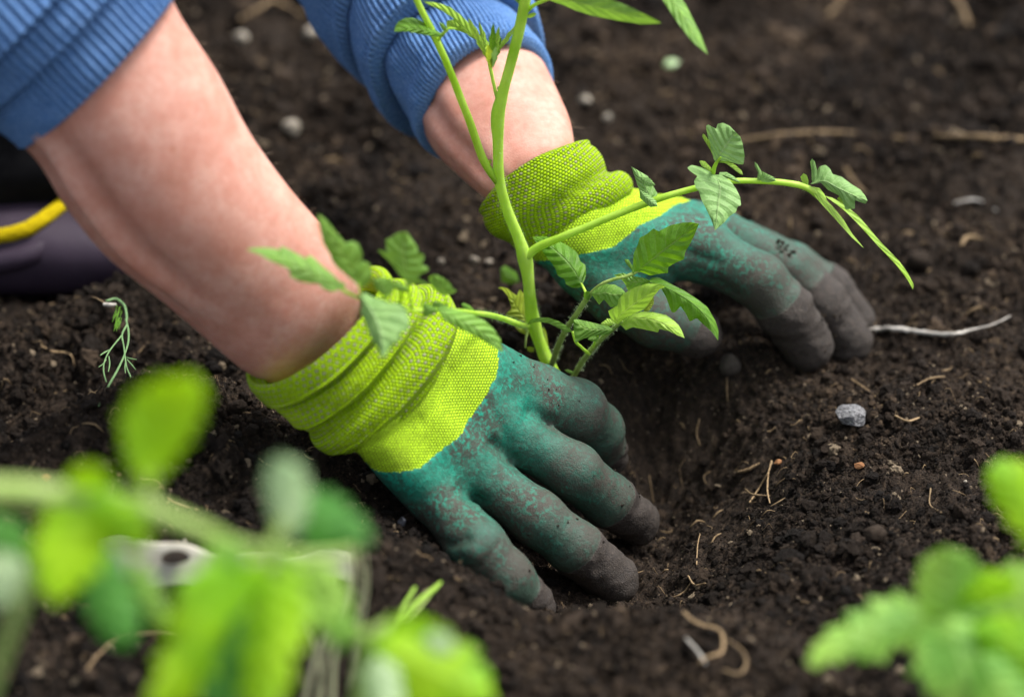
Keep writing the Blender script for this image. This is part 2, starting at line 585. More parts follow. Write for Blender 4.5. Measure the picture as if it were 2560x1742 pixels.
M_plastic = simple("dirty_white_lath", (0.30, 0.28, 0.22), (0.56, 0.54, 0.46), 50, 0.6, 0.3)
M_dill = simple("wilted_weed", (0.13, 0.25, 0.10), (0.20, 0.34, 0.15), 300, 0.6, 0.3, 0.0004, 0.2)

# ---------------------------------------------------------------- the ground
ctrl = []
for u in (-500, 0, 500, 1000, 1500, 2000, 2400, 2900):
    for v, z in ((-700, .004), (-200, .0), (60, .0), (240, .002), (420, .0)):
        ctrl.append((u, v, z + 0.005 * math.sin(u * .011 + v * .017)))
ctrl += [(100, 690, .000), (-150, 690, .0), (280, 660, .004), (330, 640, .016), (60, 770, .012), (250, 740, .014), (200, 850, .004), (60, 960, -.002), (0, 1110, -.002), (120, 1045, -.002), (250, 955, .0), (400, 945, .002), (-200, 1120, 0), (420, 800, .010),
         (-200, 800, .01), (-200, 1080, .040), (0, 1070, .041), (120, 1000, .042), (250, 905, .042), (400, 893, .041), (560, 908, .036),
         (400, 1050, .040), (650, 1010, .036), (600, 1150, .032), (300, 1220, .034), (800, 1180, .022), (880, 1235, .018),
         (-200, 1400, .035), (200, 1450, .036), (600, 1340, .036), (900, 1275, .034), (1060, 1330, .024), (1120, 1400, .004), (1200, 1450, .008), (1350, 1462, .016), (1500, 1470, .032),
         (1900, 1450, .032), (2300, 1400, .028), (2700, 1400, .03),
         (1060, 1320, .006), (1240, 1420, -.022), (1290, 1420, -.022), (1430, 1400, -.026), (1520, 1340, -.016), (1530, 1215, -.036), (1600, 1170, -.040), (1490, 1150, -.046), (1050, 1080, .000), (1250, 1150, -.025), (1400, 1180, -.040),
         (1330, 845, .016), (1440, 862, .006), (1600, 868, .004), (1750, 890, .006), (1540, 960, -.010), (1650, 1040, -.018), (1770, 1060, -.002), (1460, 1020, -.030), (1560, 1080, -.034),
         (1700, 1160, -.020), (1800, 1150, .004), (1830, 1230, .008), (1920, 1080, .010), (1700, 1270, -.010), (1760, 1350, .018), (1630, 1400, .014),
         (2000, 950, .012), (2200, 900, .008), (2320, 1100, .012), (2120, 1250, .020), (2700, 1000, .01), (2700, 700, 0),
         (1650, 810, .014), (1840, 845, .006), (1970, 800, .006), (1500, 700, .002), (900, 560, .0), (1100, 650, .004), (700, 800, .010), (900, 900, .004),
         (2150, 600, .0), (2300, 750, .004), (1700, 500, .002), (2000, 560, .0)]
for u in (-300, 300, 900, 1500, 2100, 2700):
    ctrl += [(u, 1620, .040), (u, 1850, .035), (u, 2300, .03)]
CP = np.array([GZ(u, v, z) for u, v, z in ctrl])


def rbf(cx, cy, cz):
    k = lambda r: np.sqrt(r * r + 0.012 ** 2)
    A = k(np.hypot(cx[:, None] - cx, cy[:, None] - cy)) - 0.0
    n = len(cx)
    Aug = np.zeros((n + 1, n + 1))
    Aug[:n, :n] = A + np.eye(n) * -0.004
    Aug[:n, n] = 1
    Aug[n, :n] = 1
    w = np.linalg.solve(Aug, np.r_[cz, 0])

    def f(x, y):
        r = np.full(x.shape, w[n])
        for i in range(n):
            r += w[i] * k(np.hypot(x - cx[i], y - cy[i]))
        return r
    return f


_rb = rbf(CP[:, 0], CP[:, 1], CP[:, 2])


def ground_smooth(x, y):
    z = _rb(np.clip(x, -.7, .8), np.clip(y, .5, 2.2))
    fade = np.exp(-(np.maximum(0, np.abs(x) - .6) ** 2 + np.maximum(0, y - 1.8) ** 2 + np.maximum(0, .6 - y) ** 2) / .3)
    return z * fade


CREST_A = [GZ(*p) for p in [(-250, 1180, .055), (-80, 1110, .056), (20, 1065, .058), (120, 1000, .060), (250, 905, .062), (400, 892, .060), (560, 910, .050)]]
CREST_B = [GZ(*p) for p in [(560, 1268, .040), (740, 1240, .042), (900, 1262, .044), (1030, 1300, .040), (1130, 1380, .034), (1240, 1440, .030), (1500, 1448, .036), (1800, 1400, .03)]]


def crest(x, y, pts, amp, near, far):
    best = np.full(x.shape, 1e9)
    sgn = np.zeros(x.shape)
    wgt = np.zeros(x.shape)
    n_ = len(pts) - 1
    for i_, (a, b) in enumerate(zip(pts, pts[1:])):
        dx, dy = b[0] - a[0], b[1] - a[1]
        t_ = np.clip(((x - a[0]) * dx + (y - a[1]) * dy) / (dx * dx + dy * dy), 0, 1)
        d_ = np.hypot(x - a[0] - t_ * dx, y - a[1] - t_ * dy)
        m_ = d_ < best
        best = np.where(m_, d_, best)
        sgn = np.where(m_, (dx * (y - a[1]) - dy * (x - a[0])), sgn)      # > 0: beyond the crest
        wgt = np.where(m_, (i_ + t_) / n_, wgt)
    s_ = np.where(sgn > 0, far, near)
    return amp * np.exp(-(best / s_) ** 2) * np.clip(np.minimum(wgt, 1 - wgt) * 8, 0, 1)


def ground_z(x, y):
    z = ground_smooth(x, y)
    wx, wy = x + .010 * fbm(x, y, .03, 2, 61), y + .010 * fbm(x, y, .03, 2, 62)
    z = z + crest(wx, wy, CREST_A, .010, .055, .014) + crest(wx, wy, CREST_B, .010, .05, .014)
    z = z + 0.013 * fbm(x, y, 0.075, 3, 11)
    lump = fbm(x, y, 0.022, 3, 23)
    z = z + 0.0135 * (0.34 - np.abs(lump)) * (0.5 + (fbm(x, y, .12, 2, 5) + .35))
    l2 = fbm(x, y, 0.0075, 3, 31)
    z = z + 0.0058 * (0.3 - np.abs(l2))
    z = z + 0.0026 * fbm(x, y, 0.0030, 2, 41)
    return z


def axis(lo, hi, step, out, grow=1.13):
    core = list(np.arange(lo, hi, step))
    a, s = [], step
    p = lo
    while p > lo - out:
        s *= grow
        p -= s
        a.append(p)
    c, s = [], step
    p = hi
    while p < hi + out:
        s *= grow
        p += s
        c.append(p)
    return np.array(a[::-1] + core + c)


gx = axis(-0.36, 0.36, 0.00105, 8)
gy = axis(0.80, 1.22, 0.00105, 1.6)
gy2 = axis(1.22, 1.75, 0.0017, 12)
gy = np.r_[gy[gy < 1.22], gy2[gy2 >= 1.22]]
X, Y = np.meshgrid(gx, gy)
Z = ground_z(X, Y)
ground = mesh_obj("ground", np.stack([X, Y, Z], -1).reshape(-1, 3), grid_faces(len(gy), len(gx), False), M_soil)
ground["kind"] = "structure"


def on_ground(u, v, lift=0.0):
    """where the line of sight of a sheet point meets the soil"""
    a = D(u, v, 1.0) - CAM
    t0, t1 = 0.85, 2.4
    ts = np.linspace(t0, t1, 900)
    P = CAM[None] + a[None] * ts[:, None]
    h = P[:, 2] - ground_z(P[:, 0], P[:, 1])
    k = np.argmax(h < 0)
    p = P[k]
    return np.array([p[0], p[1], ground_z(p[:1], p[1:2])[0] + lift])


# ---- crumbs: points with a size, a turn and a tone; one object of countless crumbs
def crumbs():
    n = 460000
    # even over the field of view: pick rows by angle, so far ones are not wasted
    y = 0.80 + (rng.random(n) ** 1.25) * 1.05
    half = 0.20 * (y * math.cos(PITCH) + .33) + .02
    x = (rng.random(n) * 2 - 1) * half
    clus = fbm(x, y, 0.05, 3, 77)
    s = 0.00030 * (1 / (1 - rng.random(n) * 0.9985)) ** 0.40
    s *= 1 + 1.0 * np.clip(clus, -.5, .5)
    s = np.clip(s, 0.00030, 0.0042)
    s *= 1 + 1.6 * np.clip(y - 1.17, 0, .6)
    keep = (clus > -.25) | (rng.random(n) < .4)
    x, y, s = x[keep], y[keep], s[keep]
    z = ground_z(x, y) + s * 0.15
    n = len(x)
    pts = bpy.data.meshes.new("soil_crumbs")
    pts.vertices.add(n)
    pts.vertices.foreach_set("co", np.stack([x, y, z], -1).astype(np.float32).ravel())
    at = pts.attributes.new("size", 'FLOAT_VECTOR', 'POINT')
    at.data.foreach_set("vector", (s[:, None] * rng.uniform(.55, 1.35, (n, 3))).astype(np.float32).ravel())
    tone = np.clip(rng.random(n) * .93 + .10 * (s < .0007), 0, 1)
    tone = np.clip(tone * .75 + .10 + .55 * fbm(x, y, .07, 3, 301), 0, .96)
    tone = np.where(rng.random(n) < .022, 0.995, tone)
    tone = np.where((s > .0028) & (tone > .96), .9, tone)
    at = pts.attributes.new("tone", 'FLOAT', 'POINT')
    at.data.foreach_set("value", tone.astype(np.float32))
    at = pts.attributes.new("turn", 'FLOAT_VECTOR', 'POINT')
    at.data.foreach_set("vector", (rng.random((n, 3)) * 6.28).astype(np.float32).ravel())
    o = bpy.data.objects.new("soil_crumbs", pts)
    sc.collection.objects.link(o)
    o["kind"] = "stuff"
    ng = bpy.data.node_groups.new("crumbs", 'GeometryNodeTree')
    ng.interface.new_socket("Geometry", in_out='INPUT', socket_type='NodeSocketGeometry')
    ng.interface.new_socket("Geometry", in_out='OUTPUT', socket_type='NodeSocketGeometry')
    N, L = ng.nodes, ng.links
    gi, go = N.new("NodeGroupInput"), N.new("NodeGroupOutput")
    jn = N.new("GeometryNodeJoinGeometry")
    for k in range(5):
        ico = N.new("GeometryNodeMeshIcoSphere")
        ico.inputs["Radius"].default_value = 1.0
        ico.inputs["Subdivisions"].default_value = 3
        sp = N.new("GeometryNodeSetPosition")
        no = N.new("ShaderNodeTexNoise")
        no.noise_dimensions = '4D'
        no.inputs["W"].default_value = k * 7.7
        no.inputs["Scale"].default_value = 1.1
        no.inputs["Detail"].default_value = 3.5
        no.inputs["Roughness"].default_value = 0.62
        sub = N.new("ShaderNodeVectorMath")
        sub.operation = 'SUBTRACT'
        sub.inputs[1].default_value = (.5, .5, .5)
        mul = N.new("ShaderNodeVectorMath")
        mul.operation = 'SCALE'
        mul.inputs["Scale"].default_value = 2.3
        L.new(no.outputs["Color"], sub.inputs[0])
        L.new(sub.outputs[0], mul.inputs[0])
        L.new(mul.outputs[0], sp.inputs["Offset"])
        L.new(ico.outputs[0], sp.inputs["Geometry"])
        sh = N.new("GeometryNodeSetMaterial")
        sh.inputs["Material"].default_value = M_crumb
        L.new(sp.outputs[0], sh.inputs[0])
        g2 = N.new("GeometryNodeGeometryToInstance")
        L.new(sh.outputs[0], g2.inputs[0])
        L.new(g2.outputs[0], jn.inputs[0])
    iop = N.new("GeometryNodeInstanceOnPoints")
    iop.inputs["Pick Instance"].default_value = True
    L.new(gi.outputs[0], iop.inputs["Points"])
    L.new(jn.outputs[0], iop.inputs["Instance"])
    for nm, typ, sock in (("size", 'FLOAT_VECTOR', "Scale"), ("turn", 'FLOAT_VECTOR', "Rotation")):
        na = N.new("GeometryNodeInputNamedAttribute")
        na.data_type = typ
        na.inputs["Name"].default_value = nm
        L.new(na.outputs["Attribute"], iop.inputs[sock])
    L.new(iop.outputs[0], go.inputs[0])
    md = o.modifiers.new("crumbs", 'NODES')
    md.node_group = ng
    pts.materials.append(M_crumb)


crumbs()


def fibres():
    parts = []
    for i in range(800):
        y = 0.84 + rng.random() ** 1.1 * .75
        x = (rng.random() * 2 - 1) * .2 * (y * .866 + .33)
        l = rng.uniform(.003, .011)
        a = rng.random() * 6.28
        n = 4
        q = []
        for k in range(n):
            q.append((x, y, 0))
            a += rng.normal() * .7
            x += math.cos(a) * l / n
            y += math.sin(a) * l / n
        q = np.array(q)
        q[:, 2] = ground_z(q[:, 0], q[:, 1]) + np.array([.0002, .0010, .0012, .0003]) * rng.uniform(.6, 2.0)
        parts.append(tube_mesh(q, rng.uniform(.00007, .00016), 4, 7))
    V, F = join(parts)
    o = mesh_obj("root_fibres", V, F, M_root)
    o["kind"] = "stuff"
    parts = []
    for i in range(520):
        y = 0.84 + rng.random() ** 1.1 * .85
        x = (rng.random() * 2 - 1) * .2 * (y * .866 + .33)
        l = rng.uniform(.002, .009) * (1 + 1.4 * max(0, y - 1.2) * 2)
        a = rng.normal() * .9
        q = np.array([(x - math.cos(a) * l / 2, y - math.sin(a) * l / 2, 0), (x, y + rng.normal() * l * .12, 0), (x + math.cos(a) * l / 2, y + math.sin(a) * l / 2, 0)])
        q[:, 2] = ground_z(q[:, 0], q[:, 1]) + np.array([.0004, .0018, .0006]) * rng.uniform(.5, 1.5)
        w_ = rng.uniform(.0002, .0006) * (1 + .8 * (y > 1.25))
        parts.append(tube_mesh(q, [w_ * .6, w_, w_ * .5], 4, 5))
    V, F = join(parts)
    o = mesh_obj("straw_bits", V, F, M_brown)
    o["kind"] = "stuff"


fibres()


# ---------------------------------------------------------------- lofts given by ring ends on the survey sheet
def loft_sheet(rings, n_rings, n_th, name, material, parent=None, out=None, rib=0, rib_amp=0.0, wob=None, uvscale=True, ribattr=False, start_cap=False):
    """rings: (Lu, Lv, Ru, Rv, depth, b, bulge_u, bulge_v, depth difference right-left). b and bulge in sheet units"""
    Rr = np.asarray(rings, float)
    key = np.c_[(Rr[:, 0] + Rr[:, 2]) / 2, (Rr[:, 1] + Rr[:, 3]) / 2, np.zeros(len(Rr))]
    seg = np.maximum(np.linalg.norm(np.diff(key, axis=0), axis=1), 3.0)
    T = np.r_[0, np.cumsum(seg)]
    t = np.linspace(0, T[-1], n_rings)
    # monotone-ish hermite
    Mm = np.gradient(Rr, T, axis=0)
    k = np.clip(np.searchsorted(T, t, side='right') - 1, 0, len(Rr) - 2)
    h = (T[k + 1] - T[k])[:, None]
    s = ((t - T[k]) / h[:, 0])[:, None]
    Q = ((2 * s**3 - 3 * s**2 + 1) * Rr[k] + (s**3 - 2 * s**2 + s) * h * Mm[k]
         + (-2 * s**3 + 3 * s**2) * Rr[k + 1] + (s**3 - s**2) * h * Mm[k + 1])
    th = np.linspace(0, 2 * math.pi, n_th, endpoint=False)
    V = np.zeros((n_rings, n_th, 3))
    cen = np.zeros((n_rings, 3))
    for i in range(n_rings):
        Lu, Lv, Ru, Rv, d, b, bu, bv, dd = Q[i]
        PL, PR = D(Lu, Lv, d - dd / 2), D(Ru, Rv, d + dd / 2)
        C = (PL + PR) / 2
        A = (PR - PL) / 2
        m = pxm(d)
        Fv = -FW * b * m + RT * bu * m - UP * bv * m
        cen[i] = C
        V[i] = C + np.cos(th)[:, None] * A + np.sin(th)[:, None] * Fv
    rad = V - cen[:, None]
    rl = np.linalg.norm(rad, axis=2, keepdims=True)
    rad = rad / rl
    ribv = np.ones((n_rings, n_th))
    off = np.zeros((n_rings, n_th))
    if rib:
        ph = np.arange(n_th) / n_th * rib
        jit = 0.22 * fbm(np.arange(n_rings)[:, None] * .02 + 0 * ph, ph[None] * .12 + np.zeros((n_rings, 1)), 1, 2, 3)
        w = np.abs(np.sin(math.pi * (ph[None] + jit)))
        ribv = w
        off = off + rib_amp * (w ** 0.7 - .6)
    if wob is not None:
        off = off + wob(np.linspace(0, 1, n_rings)[:, None] + 0 * th, th[None] + np.zeros((n_rings, 1)))
    V = V + rad * off[..., None]
    rmean = rl[..., 0].mean(axis=1)
    L = np.r_[0, np.cumsum(np.linalg.norm(np.diff(cen, axis=0), axis=1))]
    uu = np.concatenate([th, [2 * math.pi]])
    # duplicate the seam column so that uv runs on
    V2 = np.concatenate([V, V[:, :1]], axis=1)
    along = np.r_[np.zeros((1, n_th + 1)), np.cumsum(np.linalg.norm(np.diff(V2, axis=0), axis=2), axis=0)]
    uv = np.stack([uu[None] * rmean.mean() + np.zeros((n_rings, 1)), along], -1)
    ribv = np.concatenate([ribv, ribv[:, :1]], axis=1)
    o = mesh_obj(name, V2.reshape(-1, 3), grid_faces(n_rings, n_th + 1, False), material, parent,
                 attrs={"rib": ribv.ravel()} if ribattr else None, uv=uv.reshape(-1, 2))
    return o


person = thing("person", "gardener in rolled blue sleeves and lime and teal gloves pressing the soil", "person", (-.25, 1.25, 0))

# ---- forearms
def arm_wob(seed, tendons):
    def f(t, th):
        r = 0.0006 * fbm(t * 3, np.cos(th) * 1.5 + 3, 1, 3, seed)
        for c, wdt, amp, t0, t1 in tendons:
            win = np.clip((t - t0) / .12, 0, 1) * np.clip((t1 - t) / .12, 0, 1)
            dth = (th - c + math.pi) % (2 * math.pi) - math.pi
            r = r + amp * np.exp(-(dth / wdt) ** 2) * win
        return r
    return f


# ring angle: 0 = right end, pi/2 = front, pi = left end
armA = loft_sheet([(-160, 130, 290, -330, 1.075, 180, 40, 40, 0), (-40, 250, 350, -120, 1.083, 175, 40, 40, 0), (70, 350, 396, 14, 1.09, 168, 38, 38, 0),
            (150, 465, 495, 170, 1.10, 168, 38, 38, 0), (245, 580, 572, 310, 1.11, 158, 36, 36, 0), (345, 660, 655, 425, 1.12, 145, 34, 34, 0),
            (455, 752, 738, 520, 1.13, 128, 32, 32, 0), (566, 846, 805, 596, 1.14, 104, 24, 24, 0), (640, 880, 832, 690, 1.15, 62, 10, 10, 0),
            (720, 920, 870, 770, 1.16, 40, 0, 0, 0)],
           90, 96, "forearm", M_skin, person,
           wob=arm_wob(3, [(math.pi - .50, .09, .0000, .22, .70), (math.pi - .62, .10, .0034, .22, .72), (math.pi - .38, .10, -.0016, .22, .72), (math.pi - .86, .13, -.0020, .22, .72), (math.pi - .15, .16, .0008, .3, .9)]))
armB = loft_sheet([(840, 60, 1120, -120, 1.335, 118, -60, -80, 0), (900, 195, 1175, 20, 1.31, 115, -55, -75, 0), (958, 298, 1222, 118, 1.29, 112, -45, -62, 0),
            (990, 350, 1262, 200, 1.275, 108, -35, -45, 0), (1050, 408, 1293, 275, 1.262, 100, -20, -28, 0), (1112, 456, 1303, 340, 1.252, 84, -10, -14, 0),
            (1170, 490, 1310, 400, 1.262, 55, 0, 0, 0), (1230, 520, 1340, 450, 1.27, 36, 0, 0, 0)],
           90, 96, "forearm", M_skin, person,
           wob=arm_wob(8, [(math.pi - .85, .12, -.0016, .3, .95), (math.pi - .55, .14, .0010, .35, .95), (math.pi - 1.15, .16, .0007, .3, .95)]))


# ---- sleeves: rolled ribbed knit
def sleeve_wob(seed, amp):
    def f(t, th):
        return amp * fbm(t * 5, np.cos(th) * 1.2 + np.sin(th) * .7 + 3, 1, 3, seed)
    return f


def sl(base, s, off, ax, d, b, bu, bv):
    """ring pushed s along the sleeve and off outwards"""
    Lu, Lv, Ru, Rv = base
    du, dv = Lu - Ru, Lv - Rv
    n = math.hypot(du, dv)
    du, dv = du / n, dv / n
    k = 1 + off / b
    return (Lu + ax[0] * s + du * off, Lv + ax[1] * s + dv * off, Ru + ax[0] * s - du * off, Rv + ax[1] * s - dv * off, d, b + off, bu * k, bv * k, 0)


bA = (50, 334, 424, -70)
axA = (-.70, -.72)
prof = [(30, -26), (8, -16), (-3, -5), (0, 4), (12, 9), (45, 10), (95, 10), (122, 4), (131, -6), (118, 20), (119, 36), (134, 44), (165, 42), (196, 36), (211, 24), (201, 52), (205, 66), (222, 70), (270, 68), (340, 70), (430, 76), (560, 84), (700, 90)]
rA = [sl(bA, s, o, axA, 1.088 - s * 0.00006, 186 + s * .08, 50, 44) for s, o in prof]
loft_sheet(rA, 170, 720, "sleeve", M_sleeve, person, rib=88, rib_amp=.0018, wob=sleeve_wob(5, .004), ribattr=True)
bB = (966, 322, 1226, 138)
axB = (-.50, -.86)
prof = [(28, -24), (6, -16), (-6, -6), (-3, 4), (10, 10), (26, 10), (34, 5), (48, 6), (90, 12), (120, 8), (133, -6), (116, 22), (112, 44), (128, 58), (165, 62), (205, 58), (226, 50), (232, 44), (226, 56), (232, 68), (260, 74), (330, 76), (430, 84), (560, 90)]
rB = [sl(bB, s, o, axB, 1.285 + s * 0.00012, 122 + s * .06, -62, -88) for s, o in prof]
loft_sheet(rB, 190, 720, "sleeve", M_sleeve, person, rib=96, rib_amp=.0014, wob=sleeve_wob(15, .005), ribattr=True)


# ---------------------------------------------------------------- gloves
def smin(a, b, k):
    h = np.clip(.5 + .5 * (b - a) / k, 0, 1)
    return b * (1 - h) + a * h - k * h * (1 - h)


def cone(P, a, b, ra, rb):
    ba = b - a
    pa = P - a
    h = np.clip((pa @ ba) / (ba @ ba), 0, 1)
    return np.linalg.norm(pa - h[:, None] * ba, axis=1) - (ra + (rb - ra) * h)


class Hand:
    def __init__(s, palm, fingers, kp=.010, kf=.0012, kj=.006):
        cv = lambda p: (D(p[0], p[1], p[2]), p[3] * pxm(p[2]))
        s.palm = [(cv(a), cv(b)) for a, b in palm]
        s.fingers = [[cv(p) for p in f] for f in fingers]
        s.kp, s.kf, s.kj = kp, kf, kj

    def finger(s, i, P):
        f, r = s.fingers[i], None
        for (a, ra), (b, rb) in zip(f, f[1:]):
            c = cone(P, a, b, ra, rb)
            r = c if r is None else smin(r, c, .004)
        return r

    def __call__(s, P, ids=False):
        p = None
        for (a, ra), (b, rb) in s.palm:
            c = cone(P, a, b, ra, rb)
            p = c if p is None else smin(p, c, s.kp)
        fs = [s.finger(i, P) for i in range(len(s.fingers))]
        f = fs[0]
        for g in fs[1:]:
            f = smin(f, g, s.kf)
        r = smin(p, f, s.kj)
        if ids:
            return r, np.argmin(np.stack(fs), axis=0)
        return r

    def bounds(s):
        pts = [x for pr in s.palm for x in pr] + [x for f in s.fingers for x in f]
        A = np.array([p[0] for p in pts])
        r = max(p[1] for p in pts) + .004
        return A.min(0) - r, A.max(0) + r


def surface_nets(f, lo, hi, h):
    n = np.ceil((hi - lo) / h).astype(int) + 1
    ax = [lo[i] + np.arange(n[i]) * h for i in range(3)]
    G = np.stack(np.meshgrid(*ax, indexing='ij'), -1).reshape(-1, 3)
    val = np.empty(len(G))
    for k in range(0, len(G), 400000):
        val[k:k + 400000] = f(G[k:k + 400000])
    val = val.reshape(n)
    s = val < 0
    c = np.stack([s[i:n[0] - 1 + i, j:n[1] - 1 + j, k:n[2] - 1 + k] for i in (0, 1) for j in (0, 1) for k in (0, 1)], -1)
    act = np.argwhere(c.any(-1) & ~c.all(-1))
    off = np.array([(i, j, k) for i in (0, 1) for j in (0, 1) for k in (0, 1)])
    cv = np.stack([val[act[:, 0] + o[0], act[:, 1] + o[1], act[:, 2] + o[2]] for o in off], -1)
    acc = np.zeros((len(act), 3))
    cnt = np.zeros(len(act))
    for a in range(8):
        for b in range(a + 1, 8):
            if np.abs(off[a] - off[b]).sum() == 1:
                m = (cv[:, a] < 0) != (cv[:, b] < 0)
                t = cv[:, a] / (cv[:, a] - cv[:, b] + 1e-20)
                p = off[a] + (off[b] - off[a]) * t[:, None]
                acc[m] += p[m]
                cnt[m] += 1
    V = lo + (act + acc / cnt[:, None]) * h
    idx = -np.ones(tuple(n - 1), dtype=np.int64)
    idx[tuple(act.T)] = np.arange(len(act))
    F = []
    for ax_ in range(3):
        o = [np.array(v) for v in np.eye(3, dtype=int)]
        e = o[ax_]
        b, c2 = o[(ax_ + 1) % 3], o[(ax_ + 2) % 3]
        sl0 = s[tuple(slice(0, n[i] - e[i]) for i in range(3))]
        sl1 = s[tuple(slice(e[i], n[i]) for i in range(3))]
        E = np.argwhere(sl0 != sl1)
        ok = np.ones(len(E), bool)
        for i in range(3):
            if i != ax_:
                ok &= (E[:, i] > 0) & (E[:, i] < n[i] - 1)
        E = E[ok]
        q = np.stack([idx[tuple((E - b - c2).T)], idx[tuple((E - c2).T)], idx[tuple(E.T)], idx[tuple((E - b).T)]], -1)
        flip = ~s[tuple(E.T)]
        q[flip] = q[flip][:, ::-1]
        F.append(q)
    F = np.vstack(F)
    F = F[(F >= 0).all(1)]
    return V, F


def relax(V, F, f, it=3):
    for _ in range(it):
        acc = np.zeros_like(V)
        cnt = np.zeros(len(V))
        for a in range(4):
            for b_ in ((a + 1) % 4, (a + 3) % 4):
                np.add.at(acc, F[:, a], V[F[:, b_]])
                np.add.at(cnt, F[:, a], 1)
        V = V * .4 + .6 * acc / cnt[:, None]
        e = 3e-4
        v0 = f(V)
        g = np.stack([f(V + np.eye(3)[i] * e) - v0 for i in range(3)], -1) / e
        g /= np.linalg.norm(g, axis=1)[:, None] + 1e-9
        V = V - g * v0[:, None]
    return V, g


def build_glove(hand, org, fdir, edge_poly, depth_e, dips, wr, parent, seed, bumps=(), pits=()):
    lo, hi = hand.bounds()
    V, F = surface_nets(hand, lo, hi, 0.0013)
    V, Nn = relax(V, F, hand, 4)
    _, fid = hand(V, True)
    # hand frame: f along, l across
    o = D(*org)
    f = D(*fdir) - o
    f /= np.linalg.norm(f)
    nb = -FW - f * (-FW @ f)
    nb /= np.linalg.norm(nb)
    l = np.cross(nb, f)
    rel = V - o
    hf, hl = rel @ f, rel @ l
    pol = np.array([D(u, v, depth_e) - o for u, v in edge_poly])
    pf, pl = pol @ f, pol @ l
    od = np.argsort(pl)
    ef = np.interp(hl, pl[od], pf[od])
    dip = hf - ef
    # underneath, the latex reaches further up towards the wrist
    side = Nn @ nb
    dip = dip + np.clip(-side - .1, 0, 1) * .05
    tip = np.full(len(V), -1.0)
    for i, d in enumerate(dips):
        if d is None:
            continue
        a, b_ = D(*d[:3]), hand.fingers[i][-1][0]
        ax_ = b_ - a
        ax_ /= np.linalg.norm(ax_)
        m = fid == i
        tip[m] = (V[m] - a) @ ax_
    # relief: cloth wrinkles on the knit, small puckers in the latex
    knit = np.clip(-dip / .003, 0, 1)
    w = wr(hf, hl) * knit
    w = w + (.0009 * fbm(hf + hl * .6, hl - hf * .4 + V[:, 2], .011, 4, seed) + .0011 * (.12 - np.abs(fbm(hf * 1.6 + hl * .3, hl * .7 + V[:, 2], .012, 2, seed + 5)))) * (1 - knit) * np.clip(1 + tip / .004, .25, 1)
    w = w + .0006 * np.clip(dip / .0006, 0, 1)                      # latex is a thin layer above the knit
    w = w + .0003 * np.clip(tip / .0012, 0, 1)
    for (u, v, d, r, amp) in bumps:
        c = D(u, v, d)
        rr = np.linalg.norm(V - c, axis=1) / (r * pxm(d))
        w = w + amp * np.exp(-rr * rr)
    for (u0, v0, u1, v1, d, r, amp) in pits:                        # creases
        a, b_ = D(u0, v0, d), D(u1, v1, d)
        ba = b_ - a
        q = V - a
        q = q - np.outer(q @ nb, nb)
        ba2 = ba - nb * (ba @ nb)
        hh = np.clip((q @ ba2) / (ba2 @ ba2), 0, 1)
        rr = np.linalg.norm(q - hh[:, None] * ba2, axis=1) / (r * pxm(d))
        w = w + amp * np.exp(-rr * rr) * np.clip(side * 3, 0, 1)
    V = V + Nn * w[:, None]
    return mesh_obj("glove", V, F, M_glove, parent, attrs={"hf": hf, "hl": hl, "dip": dip, "tip": tip})


# the hand on the left of the picture, pushed into the soil
palmA = [((1030, 800, 1.178, 68), (1205, 900, 1.205, 72)), ((985, 850, 1.172, 74), (1155, 985, 1.192, 70)),
         ((920, 920, 1.160, 76), (1075, 1075, 1.178, 68)), ((850, 978, 1.150, 62), (975, 1112, 1.165, 62)),
         ((940, 890, 1.172, 78), (1060, 990, 1.192, 80))]
fingA = [[(1222, 905, 1.205, 70), (1305, 930, 1.218, 66), (1352, 975, 1.238, 58), (1376, 1035, 1.262, 44)],
         [(1190, 1000, 1.194, 56), (1300, 1068, 1.198, 59), (1378, 1133, 1.215, 56), (1448, 1184, 1.238, 46)],
         [(1105, 1090, 1.180, 56), (1218, 1174, 1.178, 58), (1305, 1243, 1.183, 57), (1392, 1315, 1.197, 54)],
         [(1010, 1150, 1.165, 56), (1080, 1238, 1.155, 63), (1148, 1312, 1.158, 58), (1218, 1372, 1.168, 40)]]
handA = Hand(palmA, fingA)


def wrinklesA(hf, hl):
    p = hf + .25 * hl
    big = fbm(p, hl * .16, .011, 3, 91)
    return .0032 * (0.25 - np.abs(big)) * np.clip((.062 - hf) / .05 + .35, 0.15, 1.2)


gA = build_glove(handA, (700, 760, 1.15), (1150, 1060, 1.185),
                 [(700, 1000), (742, 1022), (850, 1055), (940, 1045), (1045, 985), (1110, 920), (1152, 868), (1162, 815), (1140, 770)], 1.16,
                 [(1368, 1008, 1.252), (1385, 1122, 1.216), (1310, 1238, 1.184), (1185, 1345, 1.16)], wrinklesA, person, 3,
                 bumps=[(972, 1150, 1.145, 34, .0034), (1130, 990, 1.165, 40, .0022), (1065, 1255, 1.14, 26, .0022), (1060, 1075, 1.15, 36, .0018), (1250, 1055, 1.18, 30, .0012), (1240, 1200, 1.17, 40, .0010)],
                 pits=[(1185, 1060, 1120, 1010, 1.17, 16, -.0026), (1100, 1150, 1040, 1110, 1.16, 16, -.0026), (1255, 965, 1190, 930, 1.19, 16, -.0022),
                       (1010, 1235, 1050, 1215, 1.15, 10, -.0014), (1300, 1040, 1280, 1075, 1.18, 5, -.0003), (1300, 1175, 1262, 1225, 1.17, 5, -.0003), (1130, 1235, 1085, 1285, 1.145, 7, -.0007), (1090, 900, 1150, 1000, 1.18, 14, -.0008), (770, 1035, 960, 960, 1.14, 12, -.001), (960, 960, 1040, 850, 1.15, 12, -.001)])

